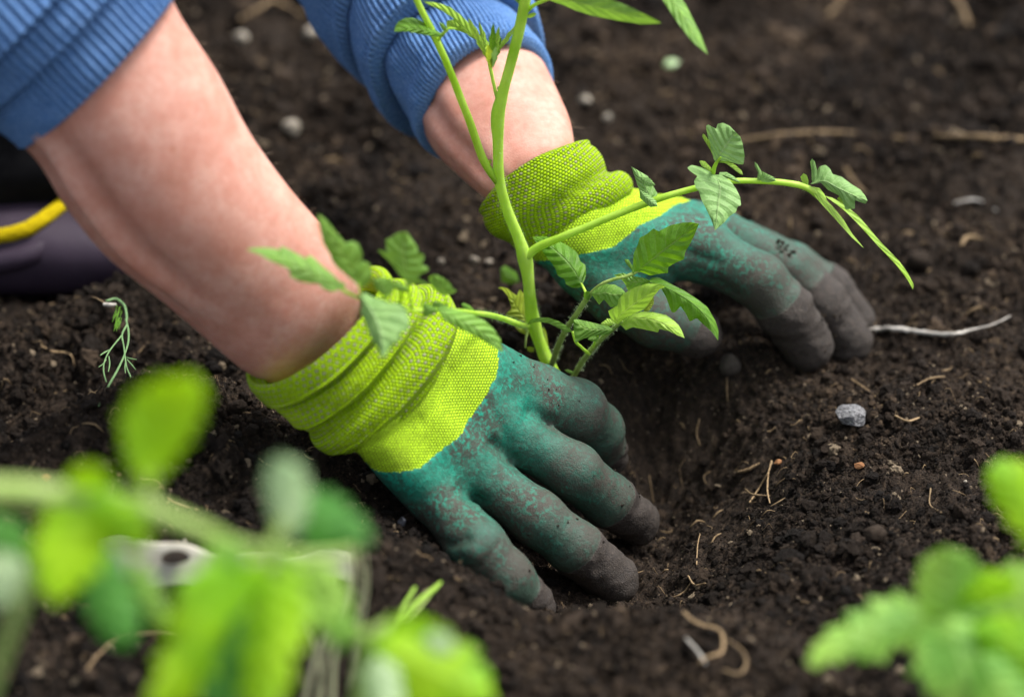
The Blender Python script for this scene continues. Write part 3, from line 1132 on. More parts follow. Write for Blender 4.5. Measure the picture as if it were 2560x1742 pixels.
# the hand on the right of the picture, resting on the rim of the hole
palmB = [((1240, 542, 1.262, 54), (1390, 640, 1.262, 58)), ((1315, 500, 1.262, 74), (1580, 560, 1.272, 72)),
         ((1400, 485, 1.275, 62), (1600, 520, 1.290, 58)), ((1330, 540, 1.262, 70), (1480, 590, 1.268, 62)), ((1400, 500, 1.30, 55), (1640, 560, 1.325, 50))]
fingB = [[(1610, 578, 1.272, 64), (1722, 636, 1.268, 58), (1778, 700, 1.272, 58), (1834, 782, 1.287, 55)],
         [(1640, 530, 1.292, 50), (1785, 614, 1.296, 52), (1862, 684, 1.300, 54), (1922, 772, 1.308, 53)],
         [(1690, 545, 1.320, 42), (1800, 600, 1.326, 44), (1880, 652, 1.328, 45), (1938, 724, 1.334, 43)],
         [(1660, 570, 1.345, 36), (1760, 610, 1.352, 36), (1830, 660, 1.356, 34), (1860, 705, 1.356, 30)],
         [(1320, 615, 1.262, 54), (1395, 678, 1.262, 54), (1490, 722, 1.265, 62), (1585, 758, 1.272, 50)]]
handB = Hand(palmB, fingB)


def wrinklesB(hf, hl):
    p = hf + .1 * hl
    big = fbm(p, hl * .25 + 3, .012, 2, 47)
    return .0032 * (0.25 - np.abs(big))


gB = build_glove(handB, (1200, 440, 1.25), (1600, 620, 1.27),
                 [(1150, 600), (1205, 597), (1310, 575), (1380, 560), (1445, 512), (1545, 470), (1630, 458), (1700, 430)], 1.255,
                 [(1759, 672, 1.27), (1830, 640, 1.297), (1862, 622, 1.325), (1800, 640, 1.352), (1560, 746, 1.27)], wrinklesB, person, 9,
                 bumps=[(1300, 690, 1.235, 24, .0046), (1580, 530, 1.25, 45, .0010)],
                 pits=[(1640, 640, 1690, 672, 1.25, 12, -.0014), (1700, 640, 1745, 600, 1.25, 5, -.0003), (1540, 560, 1640, 600, 1.25, 12, -.0008), (1500, 600, 1560, 640, 1.25, 9, -.0010), (1440, 500, 1560, 480, 1.25, 9, -.0008)])


# ---- cuffs: gathered knit, folds as rings
def cuff_rings(stations, d0, d1, b0, b1, bu0, bu1, bv0, bv1):
    out, n = [], len(stations)
    for i, (Lu, Lv, Ru, Rv, off) in enumerate(stations):
        t = i / (n - 1)
        b = b0 + (b1 - b0) * t + off
        out.append((Lu, Lv, Ru, Rv, d0 + (d1 - d0) * t, b, bu0 + (bu1 - bu0) * t, bv0 + (bv1 - bv0) * t, 0))
    return out


def cuff_wob(seed, a):
    def f(t, th):
        return a * fbm(t * 2.2, np.cos(th) * 2.6 + 4, 1, 3, seed) + a * .5 * fbm(t * 9, np.cos(th) * 1.3 + 9, 1, 2, seed + 3)
    return f


cA = cuff_rings([(610, 880, 858, 672, -30), (584, 872, 848, 648, -16), (566, 862, 850, 628, -2), (562, 864, 856, 616, 6), (564, 878, 868, 612, 10), (576, 896, 882, 620, 10), (592, 910, 890, 636, 7), (602, 916, 893, 648, 1), (603, 912, 892, 656, -20),
                 (608, 912, 896, 656, -18), (618, 922, 908, 642, 0), (634, 936, 922, 638, 3), (650, 950, 938, 640, 6), (660, 960, 946, 648, 4), (665, 964, 949, 656, 0), (667, 959, 950, 666, -24),
                 (673, 962, 957, 664, -21), (686, 970, 968, 656, -4), (700, 975, 982, 652, 1), (706, 984, 990, 652, 6), (708, 998, 1004, 656, 17), (714, 1010, 1018, 668, 20), (726, 1018, 1028, 684, 15), (737, 1022, 1032, 700, 4), (741, 1018, 1030, 712, -20), (768, 1016, 1020, 735, -26), (790, 1000, 1010, 750, -40)],
                1.135, 1.158, 108, 100, 50, 46, 50, 50)
loft_sheet(cA, 220, 300, "cuff", M_cuff, gA, wob=cuff_wob(4, .0008))
cB = cuff_rings([(1175, 465, 1300, 385, -30), (1130, 450, 1296, 350, -12), (1110, 450, 1304, 332, 0), (1099, 462, 1318, 325, 8), (1098, 490, 1342, 330, 12), (1106, 520, 1362, 348, 12), (1130, 542, 1374, 376, 7),
                 (1144, 548, 1378, 390, 1), (1152, 552, 1388, 392, 1), (1162, 560, 1406, 388, 4), (1174, 570, 1426, 396, 6), (1184, 582, 1436, 416, 2), (1200, 588, 1432, 438, -10), (1240, 580, 1410, 460, -30)],
                1.247, 1.266, 98, 86, -14, 0, -18, 0)
loft_sheet(cB, 180, 300, "cuff", M_cuff, gB, wob=cuff_wob(14, .0008))


def surface_samples(o, n, pick=None):
    me = o.data
    co = np.empty(len(me.vertices) * 3, dtype=np.float32)
    me.vertices.foreach_get("co", co)
    no = np.empty(len(me.vertices) * 3, dtype=np.float32)
    me.vertices.foreach_get("normal", no)
    co, no = co.reshape(-1, 3).astype(float), no.reshape(-1, 3).astype(float)
    cand = np.arange(len(co))
    if pick is not None:
        cand = cand[pick(co, no)]
    i = rng.choice(cand, n)
    j = (i + 1) % len(co)
    t = rng.random(n)[:, None]
    near = np.linalg.norm(co[j] - co[i], axis=1) < .012
    p = np.where(near[:, None], co[i] * (1 - t) + co[j] * t, co[i])
    return p, no[i]


def arm_hair(o, n, along, lo, hi):
    p, nn = surface_samples(o, n)
    c = o.data
    along = np.array(along) / np.linalg.norm(along)
    P, Fc = [], []
    cen = p.mean(0)
    sgn = 1.0
    for q, v in zip(p, nn):
        l = rng.uniform(lo, hi)
        d_ = along + rng.normal(size=3) * .25 + v * .35
        d_ -= v * min(0, d_ @ v)
        d_ /= np.linalg.norm(d_)
        mid = q + d_ * l * .5 + v * l * .16
        end = q + d_ * l + v * l * .10
        s_ = np.cross(d_, v)
        s_ = s_ / (np.linalg.norm(s_) + 1e-9) * .000028
        k = len(P)
        P.extend([q - s_, q + s_, mid + s_, mid - s_, end])
        Fc += [[k, k + 1, k + 2, k + 3], [k + 3, k + 2, k + 4]]
    h = mesh_obj("arm_hair", np.array(P), Fc, M_hair, o, smooth=False)
    h["kind"] = "stuff"


arm_hair(armA, 900, [.75, .25, -.6], .003, .0065)
arm_hair(armB, 800, [.55, -.1, -.8], .003, .0065)


def mud(o, n, pick, rmin, rmax, label=None):
    p, nn = surface_samples(o, n, pick)
    parts = []
    import bmesh
    bm = bmesh.new()
    bmesh.ops.create_icosphere(bm, subdivisions=2, radius=1)
    U = np.array([x.co[:] for x in bm.verts])
    Fi = [[x.index for x in f.verts] for f in bm.faces]
    bm.free()
    for q, v in zip(p, nn):
        r_ = rmin * (rmax / rmin) ** (rng.random() ** 2.2)
        w_ = 1 + .7 * fbm(U[:, 0] + rng.random() * 90, U[:, 1] + U[:, 2], .8, 2, 3)
        parts.append((q + v * r_ * .15 + U * w_[:, None] * r_ * rng.uniform(.6, 1.3, 3), Fi))
    V, F = join(parts)
    m_ = mesh_obj("mud_crumbs", V, F, M_soil, o)
    m_["kind"] = "stuff"


def near_px(pts, rad):
    C = [D(*q) for q in pts]
    return lambda co, no: np.any([np.linalg.norm(co - c, axis=1) < rad for c in C], axis=0)


mud(gA, 100, lambda co, no: (co[:, 2] < .020) & (no[:, 2] > -.5), .00018, .0008)
mud(gA, 45, near_px([(1300, 880, 1.19), (1230, 840, 1.19), (1430, 1160, 1.22), (1250, 1260, 1.17)], .016), .0002, .0006)
mud(gB, 90, lambda co, no: (co[:, 2] < .028) & (no[:, 2] > -.5), .00018, .0009)
mud(gB, 60, near_px([(1768, 570, 1.29), (1790, 590, 1.29)], .005), .0003, .0008)
mud(gB, 60, near_px([(1870, 700, 1.28), (1890, 740, 1.29)], .008), .0003, .0011)


# ---------------------------------------------------------------- clog and trouser leg behind the arm
def clog():
    toe = np.array([-.155, 1.225, .0])
    ax_ = np.array([-1.0, .12, 0])
    ax_ /= np.linalg.norm(ax_)
    lat = np.array([.12, 1, 0])
    lat /= np.linalg.norm(lat)
    st = [(0.0, .004, .006, .012), (.006, .022, .020, .012), (.02, .036, .034, .012), (.05, .046, .044, .010), (.09, .050, .052, .008), (.13, .048, .055, .006), (.18, .044, .056, .004), (.23, .040, .060, .004), (.27, .034, .062, .004), (.29, .018, .055, .01)]
    n_th = 40
    rings = []
    th = np.linspace(0, 2 * math.pi, n_th, endpoint=False)
    S = spline(np.array([(s, w, h, z) for s, w, h, z in st]), 40)
    for s, w, h, z in S:
        c = toe + ax_ * s + np.array([0, 0, z + h / 2 - .016])
        cc, ss = np.cos(th), np.sin(th)
        ex = .75
        x = np.sign(cc) * np.abs(cc) ** ex * w
        zz = np.sign(ss) * np.abs(ss) ** ex * h / 2
        rings.append(c + x[:, None] * lat + zz[:, None] * np.array([0, 0, 1]))
    V = np.vstack(rings)
    o = mesh_obj("clog", V, grid_faces(40, n_th, True), M_rubber, person)
    # raised band and stitched seam under the cord, then the cord
    pts = [(-.60, 1.19, .046), D(-60, 545, 1.345), D(0, 536, 1.345), D(60, 522, 1.345), D(110, 490, 1.352), D(155, 452, 1.365), D(190, 415, 1.385)]
    V, F = tube_mesh(pts, .0037, 12, 50, rough=.1)
    mesh_obj("cord_trim", V, F, M_yellow, o)
    p2 = [np.array(p) + np.array([.002, -.004, -.011]) for p in pts]
    V, F = tube_mesh(p2, .006, 10, 50)
    mesh_obj("collar_band", V, F, M_rubber, o)
    # upper of the shoe rising to the collar
    th = np.linspace(0, 2 * math.pi, 60, endpoint=False)
    # trouser leg
    R = []
    for k, (z, r, sx) in enumerate([(.02, .075, 1.7), (.05, .078, 1.6), (.09, .074, 1.35), (.13, .078, 1.2), (.18, .076, 1.2), (.25, .082, 1.2), (.40, .09, 1.2)]):
        R.append((z, r, sx))
    R = spline(np.array(R), 50)
    V = []
    for z, r, sx in R:
        wv = 1 + .07 * np.sin(th * 3 + z * 40) + .04 * np.sin(z * 160 + th)
        V.append(np.stack([-.305 + r * sx * wv * np.cos(th), 1.245 + .0 + .62 * r * wv * np.sin(th), z + 0 * th], -1))
    mesh_obj("trouser_leg", np.vstack(V), grid_faces(50, 60, True), M_black, person)


clog()

# ---------------------------------------------------------------- leaves
def resample(P, n):
    P = np.asarray(P, float)
    s = np.r_[0, np.cumsum(np.linalg.norm(np.diff(P, axis=0), axis=1))]
    t = np.linspace(0, s[-1], n)
    return np.stack([np.interp(t, s, P[:, k]) for k in range(2)], -1)


def leaf(reg, base, tip, left, right, d0, d1, parent, material, cup=.10, tilt=0.0, arch=0.0, mid=None, n=46, m=7, label=None, seed=1, ruffle=.014, teeth=None):
    """outline in survey units of region reg, laid on a curved sheet between depths d0 (base) and d1 (tip).
    cup, arch, ruffle: fractions of the leaf length; tilt: how much deeper the right edge lies"""
    if parent is not None and parent.get("near"):
        d0, d1 = d0 * .95, d1 * .95
    ox, oy, k = reg
    cv = lambda P: np.array([(ox + k * p[0], oy + k * p[1]) for p in P])
    Lp = resample(cv([base] + list(left) + [tip]), n)
    Rp = resample(cv([base] + list(right) + [tip]), n)
    if teeth is None:
        teeth = .085 if material.name.startswith("seedling_leaf") else .0
    if teeth:
        Lpx = np.linalg.norm(np.array(cv([tip])[0]) - cv([base])[0])
        tt_ = np.linspace(0, 1, n)
        for Q_, sg_ in ((Lp, 1.0), (Rp, -1.0)):
            dQ = np.gradient(Q_, axis=0)
            nQ = np.stack([dQ[:, 1], -dQ[:, 0]], -1) / (np.linalg.norm(dQ, axis=1)[:, None] + 1e-9)
            c_ = Q_ - (Lp + Rp) / 2
            sgn_ = np.sign((nQ * c_).sum(1))[:, None]
            saw = ((tt_ * (5.3 + seed % 3) + .37 * seed) % 1.0) ** 1.6 - .35
            Q_ += nQ * sgn_ * (saw * np.sin(math.pi * tt_) * teeth * Lpx)[:, None]
    if mid is None:
        Mp = (Lp + Rp) / 2
        line = resample(cv([base, tip]), n)
        Mp = .65 * Mp + .35 * line
        for _ in range(10):
            Mp[1:-1] = (Mp[:-2] + Mp[1:-1] * 2 + Mp[2:]) / 4
    else:
        Mp = spline(np.c_[cv([base] + list(mid) + [tip]), np.zeros(len(mid) + 2)], n)[:, :2]
    Ln = np.linalg.norm(np.diff(Mp, axis=0), axis=1).sum() * TW / 2560 * (d0 + d1) / 2
    s = np.linspace(-1, 1, 2 * m + 1)
    t = np.linspace(0, 1, n)
    V = np.zeros((n, len(s), 3))
    for j, sj in enumerate(s):
        P = Mp * (1 - abs(sj)) + (Lp if sj < 0 else Rp) * abs(sj)
        wloc = np.linalg.norm((Lp if sj < 0 else Rp) - Mp, axis=1) * TW / 2560 * d0
        dep = d0 + (d1 - d0) * t - arch * Ln * np.sin(math.pi * t)
        dep = dep + cup * Ln * abs(sj) ** 1.5 * np.minimum(1, wloc / (.12 * Ln + 1e-6)) + tilt * sj * Ln * .5
        ph = ((t - abs(sj) * .20) * 7) * 2 * math.pi
        dep = dep - np.cos(ph) * .00022 * min(1.0, Ln / .03) * (abs(sj) ** .5) * (1 - abs(sj) ** 6)
        dep = dep + ruffle * Ln * abs(sj) ** 2 * np.sin(t * 17 + seed * 2.1 + (1.3 if sj < 0 else 0)) * .8
        for i in range(n):
            V[i, j] = W(P[i, 0], P[i, 1], dep[i])
    uv = np.stack([np.broadcast_to((s + 1) / 2, (n, len(s))), np.broadcast_to(t[:, None], (n, len(s)))], -1)
    o = mesh_obj("leaf", V.reshape(-1, 3), grid_faces(n, len(s), False), material, parent, uv=uv.reshape(-1, 2))
    if label:
        o["label"] = label
    return o


def stem(reg, pts, parent, material, name="stem", sides=12, n=None):
    """pts: (u, v, depth, width) in region units"""
    if parent is not None and parent.get("near"):
        pts = [(u, v, d * .95, w) for u, v, d, w in pts]
    ox, oy, k = reg
    P = [W(ox + k * u, oy + k * v, d) for u, v, d, w in pts]
    R = [w * k * TW / 2560 * d / 2 for u, v, d, w in pts]
    V, F = tube_mesh(P, R, sides, n, rough=.05)
    return mesh_obj(name, V, F, material, parent)


R1, R2, R3 = (600, 520, .2530), (930, 540, .2530), (1320, 520, .27837)
R4, R5, RB = (1700, 280, .29094), (960, 0, .29094), (750, 0, .44267)
RD = (0, 0, DD)

tom = thing("tomato_seedling", "tall tomato seedling with bright green stem and toothed leaves standing between the two gloves", "tomato plant", D(1262, 845, 1.262))
stem(RD, [(1300, 960, 1.30, 30), (1282, 905, 1.278, 32), (1262, 860, 1.262, 32), (1240, 815, 1.256, 30), (1219, 762, 1.250, 28), (1209, 728, 1.245, 33), (1204, 690, 1.239, 28), (1198, 630, 1.232, 28), (1192, 592, 1.228, 34), (1178, 545, 1.222, 27), (1152, 480, 1.213, 24), (1133, 410, 1.203, 23),
          (1130, 330, 1.194, 24), (1130, 258, 1.186, 31), (1140, 215, 1.181, 26), (1163, 130, 1.172, 24), (1180, 60, 1.165, 25), (1190, 10, 1.16, 26), (1200, -60, 1.153, 24), (1215, -200, 1.135, 18)],
     tom, M_stem, n=90, sides=16)
# side branches
stem(RD, [(1128, 412, 1.203, 17), (1112, 390, 1.200, 18), (1065, 275, 1.180, 18), (1020, 160, 1.165, 17), (985, 80, 1.155, 16), (952, 15, 1.147, 15), (920, -60, 1.14, 13)], tom, M_stem, "branch", n=40)
stem(RD, [(1128, 225, 1.182, 8), (1122, 200, 1.180, 8), (1116, 172, 1.178, 8), (1110, 140, 1.176, 10), (1104, 110, 1.174, 12)], tom, M_stem, "branch")
stem(RD, [(1192, 585, 1.226, 20), (1210, 568, 1.224, 20), (1270, 540, 1.218, 18), (1350, 507, 1.214, 17), (1450, 467, 1.210, 16), (1530, 440, 1.208, 15), (1590, 424, 1.207, 14), (1650, 412, 1.208, 13), (1720, 411, 1.210, 13), (1790, 416, 1.212, 14), (1835, 428, 1.214, 15), (1860, 450, 1.216, 12)],
     tom, M_stem, "branch", n=60)
stem(R2, [(1560, 1090, 1.245, 60), (1500, 1082, 1.240, 62), (1400, 1050, 1.220, 62), (1250, 1000, 1.190, 58), (1120, 970, 1.165, 55), (1010, 958, 1.145, 48), (860, 935, 1.125, 40), (700, 925, 1.11, 38), (500, 928, 1.10, 36), (350, 926, 1.09, 34), (180, 900, 1.083, 34), (50, 860, 1.078, 34), (-110, 812, 1.073, 34), (-220, 770, 1.07, 34), (-300, 722, 1.068, 34)],
     tom, M_stem, "branch", n=70)
stem(R3, [(130, 1660, 1.295, 50), (170, 1540, 1.275, 56), (200, 1440, 1.258, 58), (222, 1380, 1.250, 55), (280, 1220, 1.235, 52), (350, 1075, 1.225, 50), (440, 950, 1.215, 48), (530, 815, 1.207, 46), (600, 735, 1.203, 38), (680, 675, 1.20, 32), (790, 635, 1.198, 30), (900, 608, 1.197, 32), (960, 580, 1.197, 34), (1010, 540, 1.197, 22)],
     tom, M_stem_dk, "branch", n=60)
stem(R3, [(290, 1720, 1.285, 44), (350, 1620, 1.268, 48), (400, 1530, 1.252, 50), (440, 1460, 1.246, 50), (530, 1320, 1.235, 50), (630, 1205, 1.225, 46), (730, 1115, 1.215, 42), (800, 1055, 1.207, 40), (850, 1020, 1.203, 30)], tom, M_stem_dk, "branch", n=40)
stem(R3, [(400, 1110, 1.212, 22), (420, 1180, 1.214, 26), (480, 1250, 1.222, 26), (550, 1310, 1.232, 30)], tom, M_stem, "branch")
stem(R3, [(585, 1250, 1.226, 20), (610, 1180, 1.22, 18), (640, 1130, 1.217, 14)], tom, M_stem, "branch")
stem(R3, [(535, 800, 1.207, 26), (510, 740, 1.215, 24), (480, 680, 1.222, 20)], tom, M_stem, "leaf_stalk")
stem(R2, [(398, 925, 1.092, 30), (380, 820, 1.088, 28), (362, 740, 1.085, 24), (350, 690, 1.083, 18)], tom, M_stem, "leaf_stalk")
stem(R2, [(745, 900, 1.112, 18), (728, 830, 1.108, 20), (712, 775, 1.106, 18)], tom, M_stem, "leaf_stalk")
stem(R1, [(1195, 880, 1.072, 24), (1185, 800, 1.07, 24), (1170, 740, 1.068, 18)], tom, M_stem, "leaf_stalk")
stem(R1, [(1445, 985, 1.085, 20), (1440, 900, 1.083, 18), (1430, 850, 1.081, 14)], tom, M_stem, "leaf_stalk")
stem(R4, [(285, 560, 1.20, 30), (290, 500, 1.197, 36), (312, 440, 1.193, 30), (350, 390, 1.19, 18)], tom, M_stem, "leaf_stalk")
stem(R5, [(470, 345, 1.155, 24), (510, 290, 1.152, 30), (560, 248, 1.15, 24), (620, 250, 1.15, 14)], tom, M_stem, "leaf_stalk")
stem(R2, [(1540, 1130, 1.243, 24), (1522, 1200, 1.243, 24), (1515, 1300, 1.245, 22)], tom, M_stem_dk, "leaf_stalk")
# left cluster, over the wrist
leaf(R1, (1010, 800), (60, 415), [(980, 808), (900, 830), (830, 805), (785, 752), (680, 745), (560, 720), (492, 670), (490, 612), (440, 580), (360, 550), (280, 510), (200, 460), (120, 432)],
     [(1048, 785), (1030, 740), (990, 732), (900, 640), (820, 580), (740, 500), (680, 460), (655, 500), (560, 450), (470, 400), (402, 378), (412, 415), (300, 395), (200, 392), (110, 398)],
     1.068, 1.055, tom, M_leaf, cup=.07, tilt=.12, arch=.03, seed=1)
leaf(R1, (1185, 790), (772, 62), [(1160, 755), (1060, 672), (960, 590), (902, 515), (895, 475), (850, 400), (820, 350), (800, 260), (780, 160)],
     [(1225, 780), (1290, 730), (1310, 650), (1285, 555), (1240, 527), (1205, 540), (1208, 450), (1172, 350), (1112, 327), (1072, 362), (1020, 325), (940, 230), (860, 130), (800, 78)],
     1.07, 1.05, tom, M_leaf, cup=.06, tilt=.10, mid=[(1080, 560), (950, 350), (840, 180)], seed=2)
leaf(R1, (1182, 862), (1404, 1496), [(1185, 900), (1205, 960), (1190, 1020), (1222, 1100), (1262, 1200), (1300, 1290), (1368, 1400)],
     [(1230, 835), (1330, 890), (1450, 925), (1550, 950), (1640, 990), (1668, 1080), (1672, 1180), (1645, 1222), (1592, 1205), (1590, 1290), (1500, 1370)],
     1.070, 1.062, tom, M_leaf_pale, cup=.08, tilt=-.05, arch=.06, mid=[(1310, 1040), (1385, 1230)], seed=3)
leaf(R1, (1440, 905), (1305, 695), [(1415, 875), (1360, 820), (1312, 750)], [(1485, 860), (1525, 790), (1500, 705), (1420, 685)], 1.083, 1.082, tom, M_leaf, seed=4)
leaf(R2, (350, 700), (340, 155), [(330, 640), (260, 570), (200, 480), (140, 420), (90, 370), (55, 342), (72, 332), (130, 352), (152, 372), (136, 290), (136, 225), (178, 226), (210, 190), (270, 160)],
     [(375, 690), (430, 660), (500, 670), (562, 692), (540, 658), (440, 622), (480, 580), (552, 545), (557, 510), (520, 490), (480, 486), (517, 430), (515, 380), (450, 362), (452, 310), (400, 240), (370, 190)],
     1.083, 1.075, tom, M_leaf, cup=.05, tilt=.08, mid=[(340, 560), (315, 370), (325, 240)], seed=5, ruffle=.015)
leaf(R2, (715, 785), (585, 582), [(690, 782), (620, 730), (575, 670), (558, 612)], [(740, 780), (800, 768), (842, 737), (800, 718), (770, 660), (700, 610), (640, 580)], 1.106, 1.10, tom, M_leaf, cup=.06, seed=6)
leaf(R2, (650, 925), (1292, 1348), [(668, 870), (760, 905), (850, 925), (1000, 975), (1120, 1038), (1200, 1110), (1272, 1220)],
     [(665, 955), (700, 1020), (780, 1062), (860, 1110), (940, 1150), (1030, 1185), (1120, 1245), (1210, 1300)], 1.105, 1.118, tom, M_leaf, cup=.06, tilt=-.06, arch=.05, seed=7)
leaf(R2, (655, 930), (498, 862), [(600, 890), (540, 862)], [(612, 970), (540, 997), (500, 972), (494, 900)], 1.102, 1.098, tom, M_leaf, seed=8)
leaf(R2, (740, 902), (590, 852), [(700, 930), (640, 915), (592, 888)], [(735, 880), (690, 850), (620, 838)], 1.11, 1.105, tom, M_leaf, seed=9)
leaf(R2, (1012, 962), (880, 868), [(960, 962), (905, 920)], [(1012, 930), (965, 880), (910, 858)], 1.145, 1.14, tom, M_leaf, seed=10)
leaf(R2, (372, 745), (165, 668), [(330, 752), (270, 742), (205, 702)], [(345, 690), (275, 658), (200, 655)], 1.086, 1.084, tom, M_leaf, seed=11)
leaf(R1, (1450, 1000), (1300, 880), [(1400, 1000), (1330, 950)], [(1460, 930), (1400, 890)], 1.088, 1.085, tom, M_leaf, seed=12)
leaf(R2, (300, 960), (200, 860), [(240, 960), (190, 900)], [(340, 900), (270, 850)], 1.095, 1.09, tom, M_leaf, seed=12)
# yellowing leaflets at the stem
leaf(R2, (1560, 1070), (1245, 710), [(1500, 1042), (1400, 1012), (1318, 985), (1330, 958), (1382, 940), (1372, 880), (1340, 790), (1290, 732)],
     [(1560, 1000), (1530, 900), (1505, 780), (1468, 725), (1450, 730), (1462, 800), (1400, 768), (1345, 720), (1280, 698)], 1.250, 1.246, tom, M_leaf_yellow, cup=.05, tilt=.05, seed=13, label="yellowing leaflet left of the stem")
leaf(R2, (1560, 1120), (1415, 1100), [(1540, 1185), (1500, 1165), (1450, 1140)], [(1500, 1100), (1450, 1085)], 1.252, 1.249, tom, M_leaf_yellow, seed=14)
leaf(R3, (185, 1340), (135, 1068), [(150, 1240), (122, 1150), (118, 1100)], [(182, 1240), (172, 1150), (155, 1090)], 1.256, 1.252, tom, M_leaf_yellow, seed=15)
leaf(R2, (1600, 1340), (1530, 1295), [(1570, 1345), (1540, 1330)], [(1600, 1300), (1560, 1290)], 1.255, 1.25, tom, M_leaf_yellow, seed=16)
leaf(R3, (330, 1455), (408, 1480), [(360, 1448), (400, 1465)], [(350, 1475), (390, 1490)], 1.24, 1.238, tom, M_leaf, seed=16)
# right lower cluster
leaf(R3, (485, 690), (42, 262), [(470, 718), (400, 718), (340, 685), (330, 642), (262, 602), (245, 542), (200, 480), (150, 420), (118, 368), (80, 320)],
     [(505, 660), (522, 590), (515, 510), (472, 482), (440, 400), (360, 340), (270, 290), (180, 260), (100, 252)], 1.222, 1.232, tom, M_leaf_dark, cup=.08, tilt=.12, arch=.05, mid=[(400, 540), (280, 410), (150, 310)], seed=17)
leaf(R3, (955, 592), (1536, 143), [(930, 570), (945, 480), (948, 410), (990, 320), (1000, 268), (1060, 240), (1128, 183), (1170, 212), (1280, 155), (1400, 130), (1470, 128)],
     [(1005, 575), (1100, 607), (1200, 588), (1258, 585), (1260, 530), (1330, 490), (1402, 460), (1410, 400), (1452, 330), (1492, 250)], 1.197, 1.185, tom, M_leaf_dark, cup=.07, tilt=.10, arch=.02, mid=[(1090, 480), (1300, 315)], seed=18)
leaf(R3, (945, 575), (868, 458), [(915, 540), (875, 490)], [(945, 530), (905, 465)], 1.198, 1.195, tom, M_leaf, seed=19)
leaf(R3, (1110, 660), (770, 602), [(1000, 722), (905, 758), (870, 680), (830, 632)], [(1050, 630), (930, 608), (850, 583)], 1.196, 1.202, tom, M_leaf, cup=.08, tilt=-.1, seed=20)
leaf(R3, (1085, 652), (1707, 1190), [(1100, 692), (1195, 722), (1240, 800), (1288, 935), (1322, 940), (1368, 878), (1412, 940), (1455, 1022), (1512, 985), (1580, 1050), (1650, 1112)],
     [(1110, 628), (1170, 620), (1295, 688), (1400, 740), (1520, 818), (1612, 890), (1682, 1010), (1712, 1100)], 1.195, 1.190, tom, M_leaf_dark, cup=.10, tilt=.06, arch=.10, mid=[(1250, 720), (1430, 820), (1590, 965)], seed=21)
leaf(R3, (565, 765), (882, 768), [(590, 800), (640, 868), (682, 820), (742, 892), (795, 882)], [(620, 712), (700, 682), (780, 688), (842, 722)], 1.200, 1.192, tom, M_leaf, cup=.12, arch=.12, seed=22)
leaf(R3, (785, 1035), (1237, 705), [(745, 1000), (720, 925), (780, 888), (802, 830), (860, 770), (960, 710), (1080, 677), (1180, 684)],
     [(810, 1042), (870, 992), (940, 952), (1040, 912), (1082, 860), (1132, 790), (1180, 732)], 1.203, 1.178, tom, M_leaf_fresh, cup=.12, tilt=.1, arch=.08, seed=23)
leaf(R3, (1040, 930), (1130, 800), [(1040, 880), (1085, 840)], [(1090, 925), (1130, 860)], 1.20, 1.20, tom, M_leaf_yellow, seed=24)
leaf(R3, (828, 1045), (1407, 1168), [(850, 1010), (930, 952), (1020, 930), (1120, 934), (1240, 960), (1310, 1010), (1352, 1050), (1382, 1100)],
     [(880, 1097), (940, 1070), (1030, 1087), (1168, 1117), (1182, 1085), (1270, 1107), (1340, 1142)], 1.203, 1.185, tom, M_leaf_fresh, cup=.10, tilt=-.08, arch=.10, mid=[(960, 990), (1100, 1000), (1260, 1065)], seed=25)
leaf(R3, (772, 1092), (408, 1002), [(720, 1135), (600, 1152), (500, 1172), (428, 1212), (410, 1100)], [(720, 1062), (650, 1045), (540, 1018), (440, 998)], 1.208, 1.20, tom, M_leaf, cup=.12, tilt=.1, arch=.05, mid=[(640, 1090), (520, 1080)], seed=26)
leaf(R3, (790, 1040), (650, 1040), [(740, 1060), (690, 1070)], [(760, 1000), (715, 990)], 1.212, 1.21, tom, M_leaf_fresh, seed=27)
leaf(R3, (640, 1160), (535, 1180), [(620, 1200), (570, 1195)], [(600, 1150), (560, 1150)], 1.218, 1.217, tom, M_leaf, seed=27)
leaf(R3, (-10, 1052), (412, 1118), [(30, 1030), (100, 1012), (180, 1032), (270, 1077), (340, 1112)], [(15, 1005), (80, 985), (180, 983), (280, 1018), (350, 1060)], 1.238, 1.212, tom, M_leaf, cup=.03, arch=.05, seed=28, ruffle=.01)
leaf(R3, (545, 830), (525, 745), [(500, 810), (500, 770)], [(560, 790), (550, 750)], 1.205, 1.202, tom, M_leaf_dark, seed=29)
# right branch
leaf(R4, (305, 430), (482, 178), [(290, 410), (270, 330), (240, 220), (222, 125), (240, 108), (310, 147), (322, 105), (370, 93), (425, 120)],
     [(350, 420), (430, 430), (500, 450), (545, 452), (555, 380), (540, 280), (520, 215)], 1.192, 1.185, tom, M_leaf_pale, cup=.10, tilt=-.05, seed=30, ruffle=.015)
leaf(R4, (298, 410), (198, 188), [(262, 330), (212, 250), (190, 210)], [(290, 330), (245, 240), (212, 195)], 1.194, 1.19, tom, M_leaf_fresh, cup=.02, seed=31, ruffle=.01)
leaf(R4, (330, 435), (542, 542), [(390, 440), (460, 492), (515, 535)], [(360, 420), (420, 425), (475, 455), (530, 505)], 1.193, 1.187, tom, M_leaf_fresh, cup=.02, seed=32, ruffle=.01)
leaf(R4, (280, 525), (165, 425), [(240, 505), (185, 465)], [(268, 480), (215, 425), (180, 418)], 1.198, 1.196, tom, M_leaf_fresh, cup=.04, seed=33, ruffle=.01)
leaf(R4, (300, 540), (300, 1018), [(260, 515), (180, 473), (100, 456), (60, 480), (90, 512), (152, 550), (120, 590), (130, 645), (165, 690), (182, 750), (222, 830), (270, 930)],
     [(350, 540), (430, 588), (482, 660), (517, 730), (525, 805), (497, 810), (480, 862), (430, 892), (380, 950)], 1.198, 1.188, tom, M_leaf_pale, cup=.07, tilt=.02, arch=.05, mid=[(340, 620), (330, 790)], seed=34)
